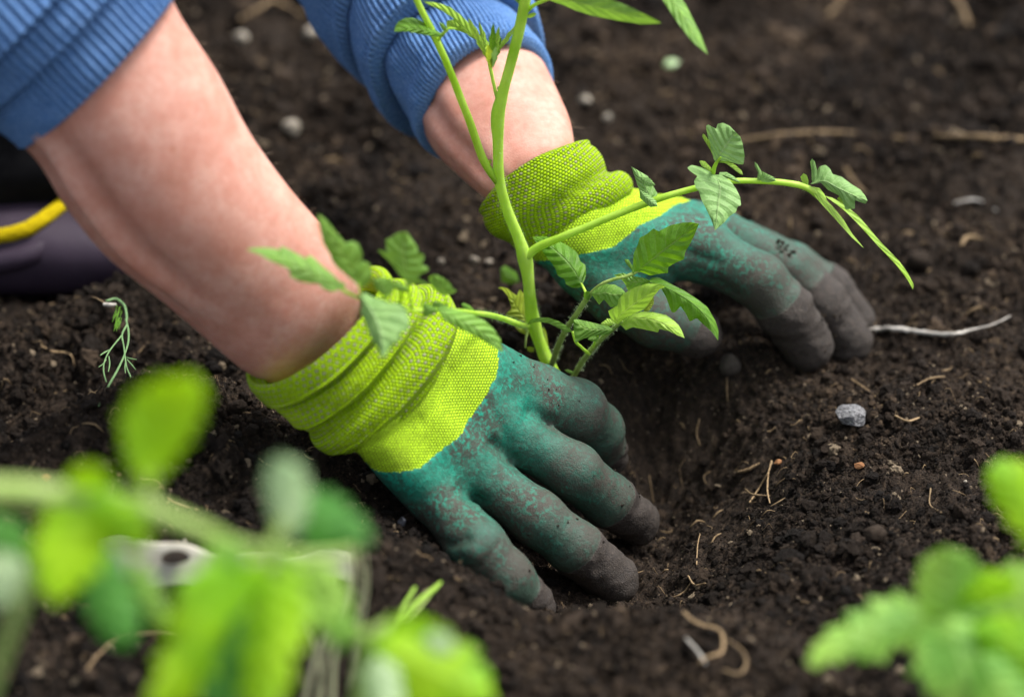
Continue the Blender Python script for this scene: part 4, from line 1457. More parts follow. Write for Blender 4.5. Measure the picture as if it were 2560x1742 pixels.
leaf(R4, (330, 548), (525, 612), [(380, 555), (440, 588)], [(340, 518), (400, 517), (465, 555)], 1.20, 1.198, tom, M_leaf_pale, seed=35)
leaf(R4, (690, 592), (642, 428), [(662, 582), (672, 520), (642, 465)], [(712, 560), (700, 510), (665, 450)], 1.208, 1.206, tom, M_leaf_pale, seed=36, ruffle=.01)
leaf(R4, (690, 585), (825, 592), [(700, 600), (760, 608)], [(705, 510), (760, 538), (805, 560)], 1.208, 1.203, tom, M_leaf_pale, seed=37, ruffle=.01)
leaf(R4, (1100, 632), (1060, 528), [(1050, 600), (1035, 560)], [(1105, 590), (1090, 545)], 1.213, 1.211, tom, M_leaf_fresh, seed=38, ruffle=.01)
leaf(R4, (1150, 605), (1135, 400), [(1132, 590), (1130, 500), (1118, 430)], [(1172, 590), (1178, 500), (1160, 430)], 1.213, 1.208, tom, M_leaf_pale, seed=39, ruffle=.01)
leaf(R4, (1120, 622), (1612, 762), [(1210, 608), (1270, 670), (1360, 715), (1400, 770), (1422, 838), (1503, 832), (1503, 758), (1592, 792)],
     [(1170, 560), (1182, 500), (1200, 468), (1250, 454), (1290, 488), (1310, 533), (1390, 558), (1470, 618), (1550, 668), (1592, 720)], 1.213, 1.205, tom, M_leaf_pale, cup=.08, tilt=.06, arch=.04, mid=[(1230, 595), (1350, 650), (1480, 712)], seed=40)
leaf(R4, (1120, 640), (1578, 1170), [(1130, 685), (1200, 775), (1280, 862), (1380, 972), (1470, 1072)], [(1200, 655), (1240, 705), (1262, 760), (1330, 832), (1405, 925), (1482, 1050), (1550, 1130)], 1.215, 1.212, tom, M_leaf_fresh, cup=.015, tilt=.07, arch=.04, seed=41, ruffle=.008)
leaf(R4, (1235, 718), (2000, 1526), [(1300, 762), (1400, 832), (1480, 912), (1600, 1032), (1700, 1150), (1800, 1242), (1870, 1322), (1960, 1442)],
     [(1310, 738), (1430, 808), (1530, 890), (1610, 982), (1700, 1090), (1785, 1180), (1885, 1282), (1962, 1390), (2012, 1490)], 1.218, 1.222, tom, M_leaf_fresh, cup=.01, tilt=.04, arch=.07, seed=42, ruffle=.008)
leaf(R4, (1400, 790), (1372, 725), [(1370, 770), (1350, 745)], [(1410, 760), (1395, 735)], 1.212, 1.21, tom, M_leaf_fresh, seed=43)
leaf(RD, (1478, 462), (1432, 378), [(1462, 455), (1448, 425)], [(1492, 440), (1470, 400)], 1.208, 1.206, tom, M_leaf_pale, seed=44, ruffle=.01)
leaf(RD, (1462, 410), (1487, 420), [(1458, 420), (1475, 424)], [(1450, 400), (1475, 405)], 1.207, 1.204, tom, M_leaf_pale, seed=45, ruffle=.01)
leaf(RD, (1450, 430), (1492, 468), [(1452, 450), (1475, 470)], [(1470, 440), (1488, 455)], 1.204, 1.203, tom, M_leaf_pale, seed=46, ruffle=.01)
# top cluster
leaf(R5, (525, 302), (87, 275), [(480, 322), (400, 314), (300, 295), (200, 274)], [(480, 282), (400, 238), (320, 178), (240, 153), (180, 158), (120, 190), (92, 235)], 1.152, 1.145, tom, M_leaf_dark, cup=.08, tilt=.1, seed=47)
leaf(R5, (790, 345), (328, 10), [(730, 315), (660, 235), (580, 150), (490, 92), (400, 52)], [(790, 280), (720, 190), (640, 115), (560, 58), (450, 24)], 1.170, 1.15, tom, M_leaf_fresh, cup=.03, seed=48)
leaf(R5, (760, 320), (540, 180), [(680, 280), (590, 255), (535, 235)], [(750, 270), (660, 200), (600, 170)], 1.172, 1.16, tom, M_leaf_fresh, cup=.05, seed=49)
leaf(R5, (530, 270), (470, 190), [(500, 260), (480, 225)], [(540, 240), (510, 205)], 1.15, 1.148, tom, M_leaf, seed=50)
for k, (bx, by, tx, ty, wd, mt, dd) in enumerate([(900, 520, 720, 150, 60, M_leaf_fresh, -.006), (905, 540, 735, 165, 55, M_leaf_yellow, 0), (915, 560, 815, 185, 62, M_leaf_fresh, .004), (925, 570, 940, 198, 72, M_leaf_dark, -.004), (935, 560, 990, 225, 60, M_leaf_fresh, .002),
                                                  (950, 480, 1155, 195, 45, M_leaf_fresh, .004), (910, 560, 850, 300, 80, M_leaf_fresh, .008), (930, 560, 1010, 320, 60, M_leaf_dark, .006), (925, 600, 890, 380, 70, M_leaf_yellow, -.008), (935, 590, 960, 400, 60, M_leaf_pale, -.008)]):
    ux, uy = tx - bx, ty - by
    ln = math.hypot(ux, uy)
    px, py = -uy / ln * wd / 2, ux / ln * wd / 2
    q = lambda t, s: (bx + ux * t + px * s, by + uy * t + py * s)
    leaf(R5, (bx, by), (tx, ty), [q(.15, -.35), q(.3, -.6), q(.42, -1.1), q(.48, -.7), q(.65, -1.0), q(.72, -.6), q(.88, -.45)],
         [q(.15, .35), q(.35, .7), q(.5, 1.1), q(.56, .7), q(.72, .9), q(.78, .5), q(.9, .35)], 1.174 + dd, 1.165 + dd * 2, tom, mt, cup=.08, n=24, m=4, seed=51 + k)
leaf(R5, (985, 780), (1000, 740), [(970, 770), (975, 745)], [(1010, 770), (1015, 745)], 1.182, 1.181, tom, M_leaf_pale, seed=61, n=12, m=3)
leaf(R5, (905, 1420), (915, 1368), [(895, 1400), (900, 1375)], [(925, 1400), (925, 1375)], 1.2, 1.199, tom, M_leaf_yellow, seed=62, n=12, m=3)
leaf(R5, (1225, 150), (1312, 122), [(1250, 160), (1290, 145)], [(1250, 118), (1290, 110)], 1.165, 1.16, tom, M_leaf_fresh, seed=63, n=16, m=3)
leaf(R5, (1190, 60), (1120, -60), [(1150, 30), (1110, -10)], [(1190, 0), (1160, -50)], 1.163, 1.155, tom, M_leaf, seed=63, n=16, m=3)
stem(RB, [(1285, 60, 1.163, 26), (1320, 32, 1.158, 22), (1380, 5, 1.150, 18), (1440, -15, 1.14, 14), (1560, -50, 1.13, 12)], tom, M_stem, "branch")
leaf(RB, (1400, 0), (2042, 132), [(1480, 28), (1560, 62), (1650, 90), (1800, 118), (1930, 138)], [(1460, -45), (1600, -55), (1720, -15), (1820, 22), (1900, 58), (1990, 105)], 1.145, 1.11, tom, M_leaf, cup=.05, tilt=-.1, arch=.04, seed=64)
leaf(RD, (1480, -60), (1606, 124), [(1500, -5), (1532, 45), (1570, 95)], [(1520, -40), (1555, 10), (1590, 80)], 1.13, 1.115, tom, M_leaf, cup=.04, tilt=.1, arch=.03, seed=65)


# fine hairs on the stems
def hairs():
    P, Fc = [], []
    def along(reg, pts, cnt, wscale=1):
        ox, oy, k = reg
        Q = spline(np.array([list(W(ox + k * u, oy + k * v, d)) + [w * k * TW / 2560 * d / 2] for u, v, d, w in pts]), 200)
        for _ in range(cnt):
            i = rng.integers(0, 199)
            q, r = Q[i, :3], Q[i, 3]
            t = Q[min(i + 1, 199), :3] - Q[i - 1 if i else 0, :3]
            t /= np.linalg.norm(t) + 1e-9
            v = rng.normal(size=3)
            v -= t * (v @ t)
            v /= np.linalg.norm(v)
            a = q + v * r * .95
            b = q + v * (r + rng.uniform(.0007, .0018)) + rng.normal(size=3) * .0002
            s = np.cross(t, v) * .00003
            n = len(P)
            P.extend([a - s, a + s, b])
            Fc.append([n, n + 1, n + 2])
    along(RD, [(1240, 815, 1.256, 30), (1219, 762, 1.250, 28), (1209, 728, 1.245, 33), (1204, 690, 1.239, 28), (1198, 630, 1.232, 28), (1192, 592, 1.228, 34), (1178, 545, 1.222, 27), (1152, 480, 1.213, 24), (1133, 410, 1.203, 23), (1130, 258, 1.186, 31), (1180, 60, 1.165, 25)], 2600)
    along(R2, [(1540, 1090, 1.245, 60), (1400, 1050, 1.220, 62), (1250, 1000, 1.190, 58), (1120, 970, 1.165, 55), (1010, 958, 1.145, 48)], 500)
    along(RD, [(1590, 424, 1.207, 14), (1650, 412, 1.208, 13), (1720, 411, 1.210, 13), (1790, 416, 1.212, 14), (1835, 428, 1.214, 15)], 400)
    along(R3, [(222, 1380, 1.250, 55), (350, 1075, 1.225, 50), (530, 815, 1.207, 46)], 350)
    along(R3, [(440, 1460, 1.246, 50), (630, 1205, 1.225, 46), (800, 1055, 1.207, 40)], 350)
    o = mesh_obj("stem_hairs", np.array(P), Fc, M_fg_pale, tom, smooth=False)
    o["kind"] = "stuff"


hairs()

# ---------------------------------------------------------------- seedlings near the camera
fa = thing("pepper_seedling", "blurred bright green seedling at the lower left with one tall upright oval leaf", "seedling", D(-60, 2200, .86))
fa["near"] = True
dF = .80
stem(RD, [(-260, 1110, dF, 70), (-60, 1112, dF, 66), (60, 1118, dF, 62), (160, 1125, dF, 56), (250, 1132, dF, 50), (340, 1155, dF, 46), (430, 1190, dF, 40), (520, 1228, dF + .01, 30)], fa, M_fgstem, "branch")
stem(RD, [(330, 1150, dF, 22), (338, 1110, dF, 20), (345, 1070, dF, 18)], fa, M_fgstem, "leaf_stalk")
stem(RD, [(-110, 1900, .83, 44), (-40, 1620, .82, 40), (10, 1470, .81, 38), (60, 1340, .80, 36), (110, 1220, .80, 34), (150, 1140, .80, 40)], fa, M_fgstem)
leaf(RD, (338, 1112), (440, 848), [(290, 1050), (272, 975), (292, 905), (345, 862)], [(400, 1045), (448, 960), (472, 890)], dF, .79, fa, M_fg, cup=.05, tilt=.25, seed=70)
leaf(RD, (240, 1110), (128, 1372), [(170, 1100), (105, 1150), (75, 1230), (80, 1320)], [(262, 1150), (262, 1220), (225, 1290), (170, 1340)], dF, .79, fa, M_fg, cup=.08, tilt=.1, seed=71)
leaf(RD, (200, 1130), (330, 1250), [(230, 1200), (290, 1250)], [(250, 1110), (320, 1150), (345, 1210)], dF - .01, .80, fa, M_fg, cup=.06, seed=72)
leaf(RD, (160, 1130), (210, 1050), [(150, 1090), (170, 1060)], [(250, 1110), (250, 1070)], dF, .79, fa, M_fg, cup=.06, seed=73)
leaf(RD, (195, 1235), (288, 1472), [(172, 1290), (190, 1370), (235, 1450)], [(262, 1245), (300, 1320), (322, 1420)], .82, .82, fa, M_fg_dark, cup=.05, seed=74)
leaf(RD, (290, 1262), (378, 1432), [(300, 1340), (345, 1415)], [(340, 1290), (375, 1370)], .83, .83, fa, M_fg_mid, cup=.05, seed=75)
leaf(RD, (70, 1260), (-60, 1190), [(40, 1285), (-20, 1270)], [(55, 1190), (0, 1165)], .84, .84, fa, M_fg_dark, cup=.05, seed=76)
leaf(RD, (60, 1300), (-60, 1300), [(50, 1345), (-10, 1385)], [(50, 1265), (0, 1245)], .83, .83, fa, M_fg_pale, cup=.05, seed=77)

fb = thing("pepper_seedling", "blurred seedling at the bottom with a pale upright leaf above a dark green one", "seedling", D(560, 2300, .86))
fb["near"] = True
stem(RD, [(540, 2000, .84, 44), (560, 1700, .83, 42), (575, 1500, .82, 40), (585, 1330, .815, 38), (600, 1270, .81, 36), (632, 1210, .81, 30), (650, 1160, .81, 22)], fb, M_fgstem)
stem(RD, [(520, 1232, .81, 28), (600, 1250, .815, 30), (720, 1262, .82, 24), (800, 1250, .825, 20)], fb, M_fgstem, "branch")
leaf(RD, (640, 1225), (636, 1030), [(615, 1170), (600, 1100), (610, 1050)], [(690, 1195), (706, 1120), (690, 1060)], .81, .805, fb, M_fg_pale, cup=.07, seed=80, label="pale silvery upright leaf")
leaf(RD, (668, 1130), (848, 1232), [(665, 1190), (700, 1242), (780, 1245)], [(705, 1105), (770, 1125), (825, 1180)], .825, .825, fb, M_fg_dark, cup=.06, seed=81)
leaf(RD, (590, 1290), (330, 1640), [(470, 1270), (400, 1340), (385, 1440), (350, 1540)], [(560, 1350), (520, 1430), (480, 1520), (410, 1620)], .80, .79, fb, M_fg, cup=.06, tilt=.1, seed=82)
leaf(RD, (560, 1300), (520, 1640), [(480, 1380), (440, 1480), (450, 1580)], [(610, 1380), (600, 1480), (560, 1590)], .83, .82, fb, M_fg_dark, cup=.08, seed=83)
leaf(RD, (590, 1290), (600, 1660), [(560, 1400), (545, 1520), (560, 1620)], [(672, 1320), (700, 1410), (668, 1500), (640, 1600)], .81, .80, fb, M_fg, cup=.07, tilt=-.1, seed=84)
leaf(RD, (570, 1300), (690, 1440), [(590, 1380), (650, 1440)], [(640, 1280), (700, 1330), (715, 1400)], .82, .815, fb, M_fg_mid, cup=.05, seed=85)
leaf(RD, (700, 1262), (770, 1480), [(690, 1330), (720, 1420)], [(770, 1290), (800, 1370)], .84, .84, fb, M_fg_mid, cup=.05, seed=86)
leaf(RD, (560, 1290), (470, 1230), [(520, 1310), (470, 1270)], [(560, 1240), (510, 1215)], .80, .80, fb, M_fg_mid, cup=.05, seed=87)

for k, (b_, t_, w_, d_, m_) in enumerate([((600, 1260), (520, 1400), 60, .80, M_fg), ((610, 1250), (740, 1330), 50, .80, M_fg_mid), ((650, 1270), (690, 1360), 40, .79, M_fg),
                                         ((520, 1290), (400, 1330), 44, .79, M_fg), ((560, 1320), (430, 1480), 60, .785, M_fg), ((640, 1310), (760, 1440), 50, .83, M_fg_mid)]):
    ux, uy = t_[0] - b_[0], t_[1] - b_[1]
    ln_ = math.hypot(ux, uy)
    nx_, ny_ = -uy / ln_ * w_ / 2, ux / ln_ * w_ / 2
    q_ = lambda t, s_: (b_[0] + ux * t + nx_ * s_, b_[1] + uy * t + ny_ * s_)
    leaf(RD, b_, t_, [q_(.2, .7), q_(.4, 1), q_(.5, .85), q_(.7, .95), q_(.9, .4)], [q_(.15, -.7), q_(.35, -1), q_(.6, -.7), q_(.75, -.8), q_(.9, -.3)], d_, d_ - .01, fb, m_, cup=.08, tilt=.1 * (-1) ** k, n=24, m=4, seed=200 + k)

fc = thing("pepper_seedling", "blurred seedling at the bottom centre with a broad curled yellow-green leaf and a whitish leaf", "seedling", D(860, 2300, .90))
fc["near"] = True
stem(RD, [(800, 2000, .88, 36), (810, 1650, .87, 34), (825, 1500, .865, 32), (840, 1440, .86, 30), (880, 1415, .86, 20)], fc, M_fgstem)
leaf(RD, (838, 1445), (1125, 1590), [(850, 1520), (900, 1600), (1010, 1640)], [(910, 1415), (990, 1425), (1060, 1455), (1105, 1515)], .86, .855, fc, M_fg, cup=.08, tilt=.15, seed=90)
leaf(RD, (850, 1450), (1010, 1420), [(900, 1470), (960, 1450)], [(880, 1400), (940, 1390)], .865, .86, fc, M_fg, cup=.05, seed=91)
leaf(RD, (850, 1480), (880, 1640), [(825, 1530), (840, 1610)], [(900, 1510), (915, 1590)], .855, .85, fc, M_fg_pale, cup=.05, seed=92)
leaf(RD, (960, 1450), (1035, 1475), [(980, 1480), (1015, 1485)], [(975, 1430), (1020, 1440)], .85, .85, fc, M_fg_pale, cup=.05, seed=93)
leaf(RD, (840, 1450), (700, 1370), [(790, 1460), (730, 1420)], [(800, 1400), (740, 1370)], .87, .875, fc, M_fg_mid, cup=.05, seed=94)

fd = thing("tomato_seedling", "blurred light green seedling with lobed leaves in the lower right corner", "tomato plant", D(2330, 2300, .92))
stem(RD, [(2420, 2100, .90, 44), (2380, 1750, .89, 42), (2330, 1560, .885, 40), (2260, 1440, .88, 34), (2180, 1390, .88, 26), (2120, 1395, .88, 18)], fd, M_fgstem)
leaf(RD, (2130, 1405), (1828, 1502), [(2085, 1450), (2030, 1470), (1985, 1505), (1945, 1488), (1890, 1500), (1850, 1515)], [(2085, 1360), (2020, 1348), (1960, 1375), (1900, 1415), (1850, 1455)], .88, .87, fd, M_fg_mid, cup=.06, tilt=.1, seed=100)
leaf(RD, (2140, 1420), (2140, 1238), [(2090, 1390), (2075, 1330), (2090, 1270)], [(2230, 1370), (2235, 1300), (2200, 1255)], .88, .87, fd, M_fg_mid, cup=.06, seed=101)
leaf(RD, (2150, 1400), (2420, 1330), [(2220, 1460), (2320, 1450)], [(2200, 1320), (2280, 1280), (2350, 1270)], .875, .87, fd, M_fg_mid, cup=.06, seed=102)
leaf(RD, (2150, 1390), (2230, 1680), [(2080, 1440), (2070, 1530), (2130, 1600)], [(2240, 1420), (2300, 1500), (2290, 1620)], .87, .86, fd, M_fg_mid, cup=.07, seed=103)
leaf(RD, (2200, 1420), (2440, 1560), [(2260, 1520), (2340, 1580)], [(2280, 1390), (2380, 1440)], .865, .86, fd, M_fg, cup=.07, seed=104)
leaf(RD, (2160, 1420), (2110, 1560), [(2110, 1440), (2070, 1480), (2085, 1530)], [(2190, 1450), (2190, 1520), (2150, 1560)], .87, .865, fd, M_fg_mid, cup=.06, seed=106)
leaf(RD, (2160, 1380), (2300, 1300), [(2190, 1330), (2230, 1290), (2270, 1300)], [(2210, 1400), (2270, 1380), (2310, 1350)], .875, .87, fd, M_fg, cup=.06, seed=107)
leaf(RD, (2220, 1480), (2330, 1640), [(2200, 1540), (2220, 1620), (2290, 1660)], [(2270, 1480), (2330, 1540), (2350, 1600)], .86, .855, fd, M_fg_mid, cup=.06, seed=108)
leaf(RD, (2420, 1290), (2240, 1062), [(2330, 1240), (2262, 1150), (2238, 1100)], [(2400, 1180), (2340, 1060), (2280, 1035)], .88, .87, fd, M_fg, cup=.07, tilt=.1, seed=105)

# ---------------------------------------------------------------- things lying on the soil
def rock(name, label, cat, u, v, w, h, material, seed, sink=.25, angular=.5, group=None, dep=None, at=None):
    p = on_ground(u, v) if at is None else np.array(at)
    d = (p - CAM) @ FW
    sx, sz = w / 2 * pxm(d), h / 2 * pxm(d)
    import bmesh
    bm = bmesh.new()
    bmesh.ops.create_icosphere(bm, subdivisions=4, radius=1)
    V = np.array([x.co[:] for x in bm.verts])
    F = [[x.index for x in f.verts] for f in bm.faces]
    bm.free()
    r = np.random.default_rng(seed)
    dirs = r.normal(size=(16, 3))
    dirs /= np.linalg.norm(dirs, axis=1)[:, None]
    lim = r.uniform(.62, .95, 16)
    for dv, li in zip(dirs, lim):                    # cut facets
        q = V @ dv
        over = np.maximum(0, q - li)
        V = V - np.outer(over * (angular * 1.8 if angular < .55 else 1.0), dv)
    V += .05 * np.stack([fbm(V[:, 0] + 5, V[:, 1] + V[:, 2] * 2, .5, 3, seed), fbm(V[:, 1] + 3, V[:, 2], .5, 3, seed + 1), fbm(V[:, 2] + 8, V[:, 0], .5, 3, seed + 2)], -1)
    V = V * np.array([sx, sx * .8, sz * 1.05])
    V = V + p + np.array([0, 0, sz * (1 - 2 * sink)])
    o = mesh_obj(name, V, F, material, smooth=angular < .4)
    return tag(o, label, cat, group)


rock("stone", "sparkling grey and white angular stone on the soil right of the hole", "stone", 1930, 962, 86, 50, M_quartz, 3, .12, .8)
rock("stone", "round pale blurred stone behind the left forearm", "stone", 662, 312, 44, 44, M_pebble, 4, .1, .3)
rock("stone", "small tan stone above the left forearm near the straw", "stone", 548, 100, 34, 30, M_pebble, 5, .1, .3)
rock("stone", "beige stone just left of the rolled right sleeve", "stone", 708, 88, 46, 34, M_pebble, 6, .2, .3)
rock("stone", "small round whitish pebble right of the bare wrist", "stone", 1377, 276, 22, 22, M_pebble, 7, .1, .3)
rock("stone", "whitish pebble on the soil right of the rolled cuff", "stone", 1326, 238, 30, 26, M_pebble, 8, .2, .3)
rock("stone", "tiny pale pebble in the soil between the arms, leftmost of three", "stone", 1000, 600, 17, 17, M_pebble, 9, .1, .3)
rock("stone", "white pebble in the soil between the arms, middle one of three", "stone", 1076, 600, 22, 20, M_pebble, 10, .1, .3)
rock("stone", "pinkish pebble left of the main stem, rightmost of three", "stone", 1110, 600, 24, 14, M_pebble, 11, .2, .3)
rock("pebble", "small white shard in the loose soil at the lower left", "pebble", 420, 1236, 14, 16, M_pebble, 12, .1, .8)
rock("pebble", "tiny white grain on the soil in front of the sparkling stone", "pebble", 2190, 1096, 10, 8, M_pebble, 13, .1, .5)
rock("clod", "smooth grey lump of earth on the hole wall below the thumb", "soil clod", 1655, 838, 52, 56, simple("grey_clay", (.030, .025, .021), (.055, .047, .040), 300, .85, .2), 14, .35, .3)
rock("clod", "dark round clod on the slope to the right of the hole", "soil clod", 1985, 1218, 58, 40, simple("dark_clod", (.022, .016, .012), (.045, .034, .026), 400, .9, .1), 15, .3, .3)
rock("clod", "dark round clod on the soil behind the drooping leaflets", "soil clod", 2085, 600, 60, 50, simple("black_clod", (.016, .012, .009), (.034, .026, .02), 400, .9, .1), 16, .3, .3)
rock("charcoal", "shiny blue-black splinter of charcoal beside the little finger", "charcoal", 912, 1198, 20, 30, M_char, 17, .0, .9)
rock("bark_chip", "orange-brown bark chip on the rim of the hole", "bark chip", 1948 - 0, 1062, 26, 16, M_chip, 18, .1, .8)
rock("bark_chip", "rust-brown chip at the left edge beside white mould", "bark chip", 105, 1092, 22, 18, M_chip, 19, .1, .8)
rock("pebble", "tan fleck on the rim of the hole under the stone", "pebble", 1765, 1060, 22, 14, M_chip, 20, .1, .8)


def lying(name, label, cat, pts, w, material, lift=.0006, sides=8, rough=.25, group=None, seed=1, arcs=None, n=None):
    P = np.array([on_ground(u, v, lift) for u, v in pts])
    if arcs is not None:
        P[:, 2] += np.array(arcs)
    d = (P[0] - CAM) @ FW
    ww = np.array(w, float) * np.ones(len(P)) / 2 * pxm(d)
    V, F = tube_mesh(P, ww, sides, n or 8 * len(P), rough=rough, seed=seed)
    return tag(mesh_obj(name, V, F, material), label, cat, group)


lying("twig", "knobbly whitish root lying right of the gloved fingertips", "root", [(1960, 766), (1995, 765), (2030, 760), (2060, 764), (2110, 770), (2160, 772), (2200, 764), (2250, 748), (2290, 738)], [9, 10, 11, 9, 9, 7, 5, 4, 2], M_twig, .0028, 10, .5, n=70)
lying("twig", "long dark brown twig lying across the soil in the upper right", "twig", [(1640, 338), (1760, 318), (1900, 318), (2050, 328), (2080, 330)], [7, 10, 10, 8, 4], M_brown, .002)
lying("twig", "tan straw at the right edge of the soil, blurred", "straw", [(2120, 322), (2220, 325), (2340, 332)], [10, 14, 12], M_brown, .002)
lying("straw", "bent blurred straw on the soil above the left forearm", "straw", [(540, 60), (590, 30), (628, 18), (670, 38), (720, 62)], [9, 10, 10, 10, 8], M_brown, .003)
lying("straw", "short pale straw pointing down in the upper right of the soil", "straw", [(1915, 395), (1940, 430), (1960, 452)], [10, 12, 8], M_brown, .002)
lying("straw", "blurred tan straw slanting at the top right corner", "straw", [(2150, -10), (2180, 30), (2195, 70)], [14, 14, 10], M_brown, .003)
lying("straw", "small pale straw left of the top right corner straw", "straw", [(1880, 45), (1905, 10), (1912, -20)], [10, 12, 10], M_brown, .003)
lying("straw", "thin grey straw right of the lobed leaf tip", "straw", [(2165, 465), (2210, 470), (2260, 482)], [5, 6, 4], M_twig, .001)
lying("straw", "curved pale husk on the soil behind the longest drooping leaflet", "husk", [(2180, 565), (2200, 553), (2228, 552)], [8, 11, 7], M_brown, .002)
lying("straw", "little curved husk above the knobbly root", "husk", [(2190, 726), (2205, 712), (2225, 708)], [5, 7, 5], M_brown, .002)
lying("twig", "thick curled tan root on the near mound at the bottom right of centre", "root", [(1548, 1415), (1570, 1428), (1600, 1436), (1625, 1452), (1640, 1478), (1632, 1502), (1605, 1512), (1585, 1520)], [6, 7, 8, 7, 7, 6, 5, 4], M_root, .003, 10, .3, n=60)
lying("twig", "thin curled root trailing off the thick curled tan root", "root", [(1650, 1470), (1680, 1490), (1692, 1520), (1670, 1545), (1640, 1540)], [6, 6, 6, 6, 4], M_brown, .003)
lying("twig", "thin grey stalk under the curled tan root", "stalk", [(1555, 1470), (1585, 1500), (1600, 1520)], [5, 6, 5], M_twig, .003)
lying("rootlet", "long fine white root winding across the dark soil at the lower left", "rootlet", [(268, 1095), (320, 1100), (360, 1112), (385, 1140), (420, 1155), (450, 1168)], [4, 4, 4, 4, 4, 3], M_root, .0015, 6)
lying("rootlet", "pale rootlet with a white end above the lower left ridge", "rootlet", [(95, 800), (118, 808), (150, 815), (166, 832), (170, 848)], [3, 6, 4, 3, 2], M_root, .001, 6)
lying("rootlet", "branching golden rootlet below the left glove cuff", "rootlet", [(585, 1050), (610, 1060), (645, 1063)], [3, 3, 2], M_root, .001, 6)
lying("rootlet", "tangle of dry root hairs under the lowest cuff fold", "rootlet", [(690, 1040), (715, 1030), (735, 1045), (705, 1058), (688, 1046), (720, 1038), (745, 1060)], 2.5, M_root, .003, 5)
lying("rootlet", "upright pale rootlet hanging on the wall of the hole", "rootlet", [(1750, 1052), (1742, 1090), (1740, 1130), (1746, 1150)], [5, 4, 4, 3], M_root, .0015, 6)
lying("rootlet", "short white rootlet on the hole wall above the fingertip", "rootlet", [(1586, 965), (1580, 995), (1588, 1015)], [3, 3, 2], M_root, .001, 6)
lying("rootlet", "forked tan root fragment at the right side of the hole", "rootlet", [(1672, 1092), (1700, 1075), (1722, 1062)], [5, 8, 3], M_root, .0015, 6)
lying("rootlet", "crossed pale rootlet leaning at the foot of the hole wall", "rootlet", [(1700, 1150), (1722, 1115), (1742, 1088)], [4, 4, 4], M_root, .002, 6)
lying("rootlet", "short flat straw crossing the rootlet at the foot of the hole wall", "straw", [(1690, 1128), (1715, 1138), (1745, 1145)], [4, 5, 3], M_brown, .003, 6)
lying("rootlet", "straight thin straw in the soil above the sparkling stone", "straw", [(2078, 888), (2110, 868), (2142, 862)], [4, 5, 5], M_brown, .0015, 6)
lying("rootlet", "thin pale rootlet between the hand and the sparkling stone", "rootlet", [(1930, 868), (1960, 885), (1985, 905)], [3, 3, 3], M_root, .001, 6)
lying("rootlet", "golden bent rootlet right of the sparkling stone", "rootlet", [(2030, 950), (2060, 962), (2085, 955)], [5, 6, 4], M_root, .0015, 6)
lying("rootlet", "slim rootlet on the slope above the lower right seedling", "rootlet", [(2110, 1120), (2108, 1150), (2135, 1170)], [4, 4, 5], M_brown, .0015, 6)
lying("rootlet", "hooked straw beside the ring fingertip at the bottom of the hole", "rootlet", [(1560, 1320), (1575, 1340), (1600, 1330)], [4, 5, 3], M_root, .0015, 6)
lying("rootlet", "wavy thread of root on the hand side of the hole rim", "rootlet", [(1580, 1290), (1582, 1245), (1588, 1215)], [3, 3, 2], M_root, .001, 6)
lying("straw", "thin pale straw arching on the near soil at the lower left", "straw", [(190, 1560), (230, 1500), (290, 1470), (370, 1460), (400, 1462)], [7, 7, 7, 6, 5], M_brown, .004)

# long pale lath on the soil behind the near seedlings
def lath():
    a, b = D(222, 1285, 1.055), D(800, 1290, 1.065)
    n = 40
    t = np.linspace(0, 1, n)
    C = a[None] * (1 - t[:, None]) + b[None] * t[:, None]
    C[:, 2] += .0015 * np.sin(t * 9) + .001 * np.sin(t * 23)
    hh = (.0082 * (1 + .12 * np.sin(t * 7 + 1)) * np.clip(1.35 - t, .55, 1))[:, None]
    up, fr = np.array([0, .35, .94]), np.array([0, -.94, .35])
    rings = []
    for sx, sy in ((-1, -1), (-.8, 1), (.8, 1.0), (1, .8), (1, -.8), (.8, -1)):
        rings.append(C + up * hh * sx + fr * .0018 * sy)
    V = np.stack(rings, 1).reshape(-1, 3)
    F = grid_faces(n, 6, True).tolist() + [list(range(6))[::-1], [(n - 1) * 6 + k for k in range(6)]]
    o = mesh_obj("plant_lath", V, F, M_plastic, smooth=False)
    tag(o, "dirty white flat lath lying on the soil behind the blurred seedlings", "lath")


lath()
rock("clod", "dark lump of earth stuck on the white lath", "soil clod", 398, 1258, 66, 15, M_soil, 33, .3, .2, at=D(398, 1257, 1.050) + np.array([0, 0, -.002]))


# dry pale stalks standing by the lath
ds = thing("dry_plant", "bundle of thin dry pale stalks standing beside the end of the lath", "dry plant", D(770, 1600, .98))
for pts, w in [([(828, 1236), (832, 1330), (815, 1440), (790, 1560)], 6), ([(790, 1215), (800, 1290), (790, 1370), (762, 1470), (752, 1620)], 13), ([(770, 1290), (762, 1350), (745, 1440), (715, 1620)], 9),
               ([(735, 1330), (742, 1400), (712, 1500), (680, 1640)], 11), ([(690, 1400), (718, 1480), (735, 1640)], 6), ([(806, 1240), (824, 1300), (812, 1400), (800, 1500)], 6)]:
    stem(RD, [(u, v, .965 + .00003 * (v - 1250), w * (1 if i else .5)) for i, (u, v) in enumerate(pts)], ds, M_drystalk, "stalk", 8)

# cut grass stubs
gs = thing("grass_stub", "cut yellow-green grass stub sticking out of the soil in front of the little finger", "grass", D(880, 1440, 1.03))
stem(RD, [(862, 1450, 1.02, 14), (900, 1412, 1.03, 13), (950, 1362, 1.04, 12), (985, 1335, 1.05, 11), (1000, 1320, 1.055, 7)], gs, M_leaf_fresh, "stalk", 8)
stem(RD, [(890, 1420, 1.03, 6), (918, 1370, 1.04, 9), (942, 1332, 1.045, 8)], gs, M_leaf_fresh, "stalk", 8)
stem(RD, [(880, 1445, 1.02, 5), (940, 1390, 1.03, 7), (975, 1350, 1.04, 5)], gs, M_stem_dk, "stalk", 8)

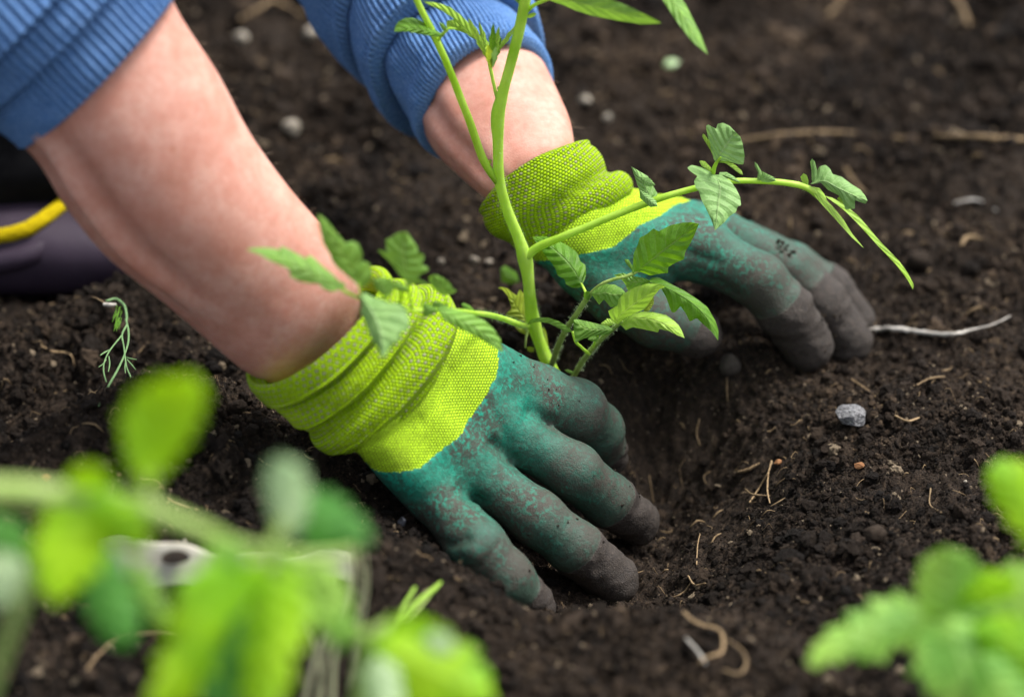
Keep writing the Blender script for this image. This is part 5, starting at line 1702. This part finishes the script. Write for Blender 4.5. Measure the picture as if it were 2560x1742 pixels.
# wilted dill-like weed
R8 = (0, 280, .5312)
wd = thing("weed", "wilted feathery weed with a white root end lying on the ridge at the left", "weed", GZ(250, 740, .02))
wz = lambda v: 1.262 - (v - 880) * .00023
def wst(pts, w, m=M_dill, nm="stalk"):
    return stem(R8, [(u, v, wz(v), w if not isinstance(w, (list, tuple)) else w[i]) for i, (u, v) in enumerate(pts)], wd, m, nm, 7)
wst([(430, 868), (460, 880), (495, 900)], [5, 8, 8], M_brown)
wst([(488, 905), (515, 908), (545, 906)], [16, 22, 14], M_twig, "root_end")
wst([(500, 890), (540, 880), (575, 900), (594, 945), (596, 980)], [12, 14, 13, 13, 12])
wst([(592, 975), (604, 1030), (602, 1090), (590, 1130), (560, 1200), (510, 1290), (464, 1382)], [10, 11, 10, 9, 11, 11, 7])
wst([(598, 1000), (575, 1045), (582, 1100), (588, 1150), (596, 1200), (612, 1240), (630, 1275), (648, 1298)], [10, 10, 8, 8, 7, 8, 9, 5])
wst([(575, 1050), (545, 1085), (515, 1125), (490, 1180), (488, 1225), (500, 1270)], [9, 8, 8, 7, 8, 6])
wst([(520, 1118), (495, 1130), (472, 1145)], [6, 9, 6])
wst([(512, 1150), (516, 1185), (510, 1222)], [6, 8, 5])
wst([(500, 1165), (480, 1190), (464, 1200)], [5, 6, 4])
wst([(592, 1170), (588, 1205), (590, 1228)], [6, 7, 4])
wst([(594, 1155), (620, 1162), (642, 1165)], [6, 8, 5])
wst([(598, 1165), (620, 1190), (638, 1212)], [6, 7, 4])
for k in range(26):
    a = rng.uniform(-.5, .5)
    y0 = rng.uniform(905, 1000)
    x0 = 560 + rng.uniform(-14, 14)
    wst([(x0, y0), (x0 - 8 + a * 10, y0 + 18), (x0 - 14 + a * 22, y0 + 38)], [3, 3, 2], M_leaf_dark, "leaflet")

# small green leaf lying on the soil
sg = leaf(RD, (1178, 640), (1135, 610), [(1160, 645), (1138, 640)], [(1172, 618), (1145, 602)], 1.33, 1.33, None, M_leaf_dark, n=16, m=4)
tag(sg, "small dark green leaf lying on the soil left of the main stem", "leaf")
sg.name = "fallen_leaf"
sg = rock("leaf_scrap", "pale green leaf scrap on the far soil right of the rolled cuff", "leaf scrap", 1522, 158, 44, 20, M_fg_pale, 40, .1, .6)
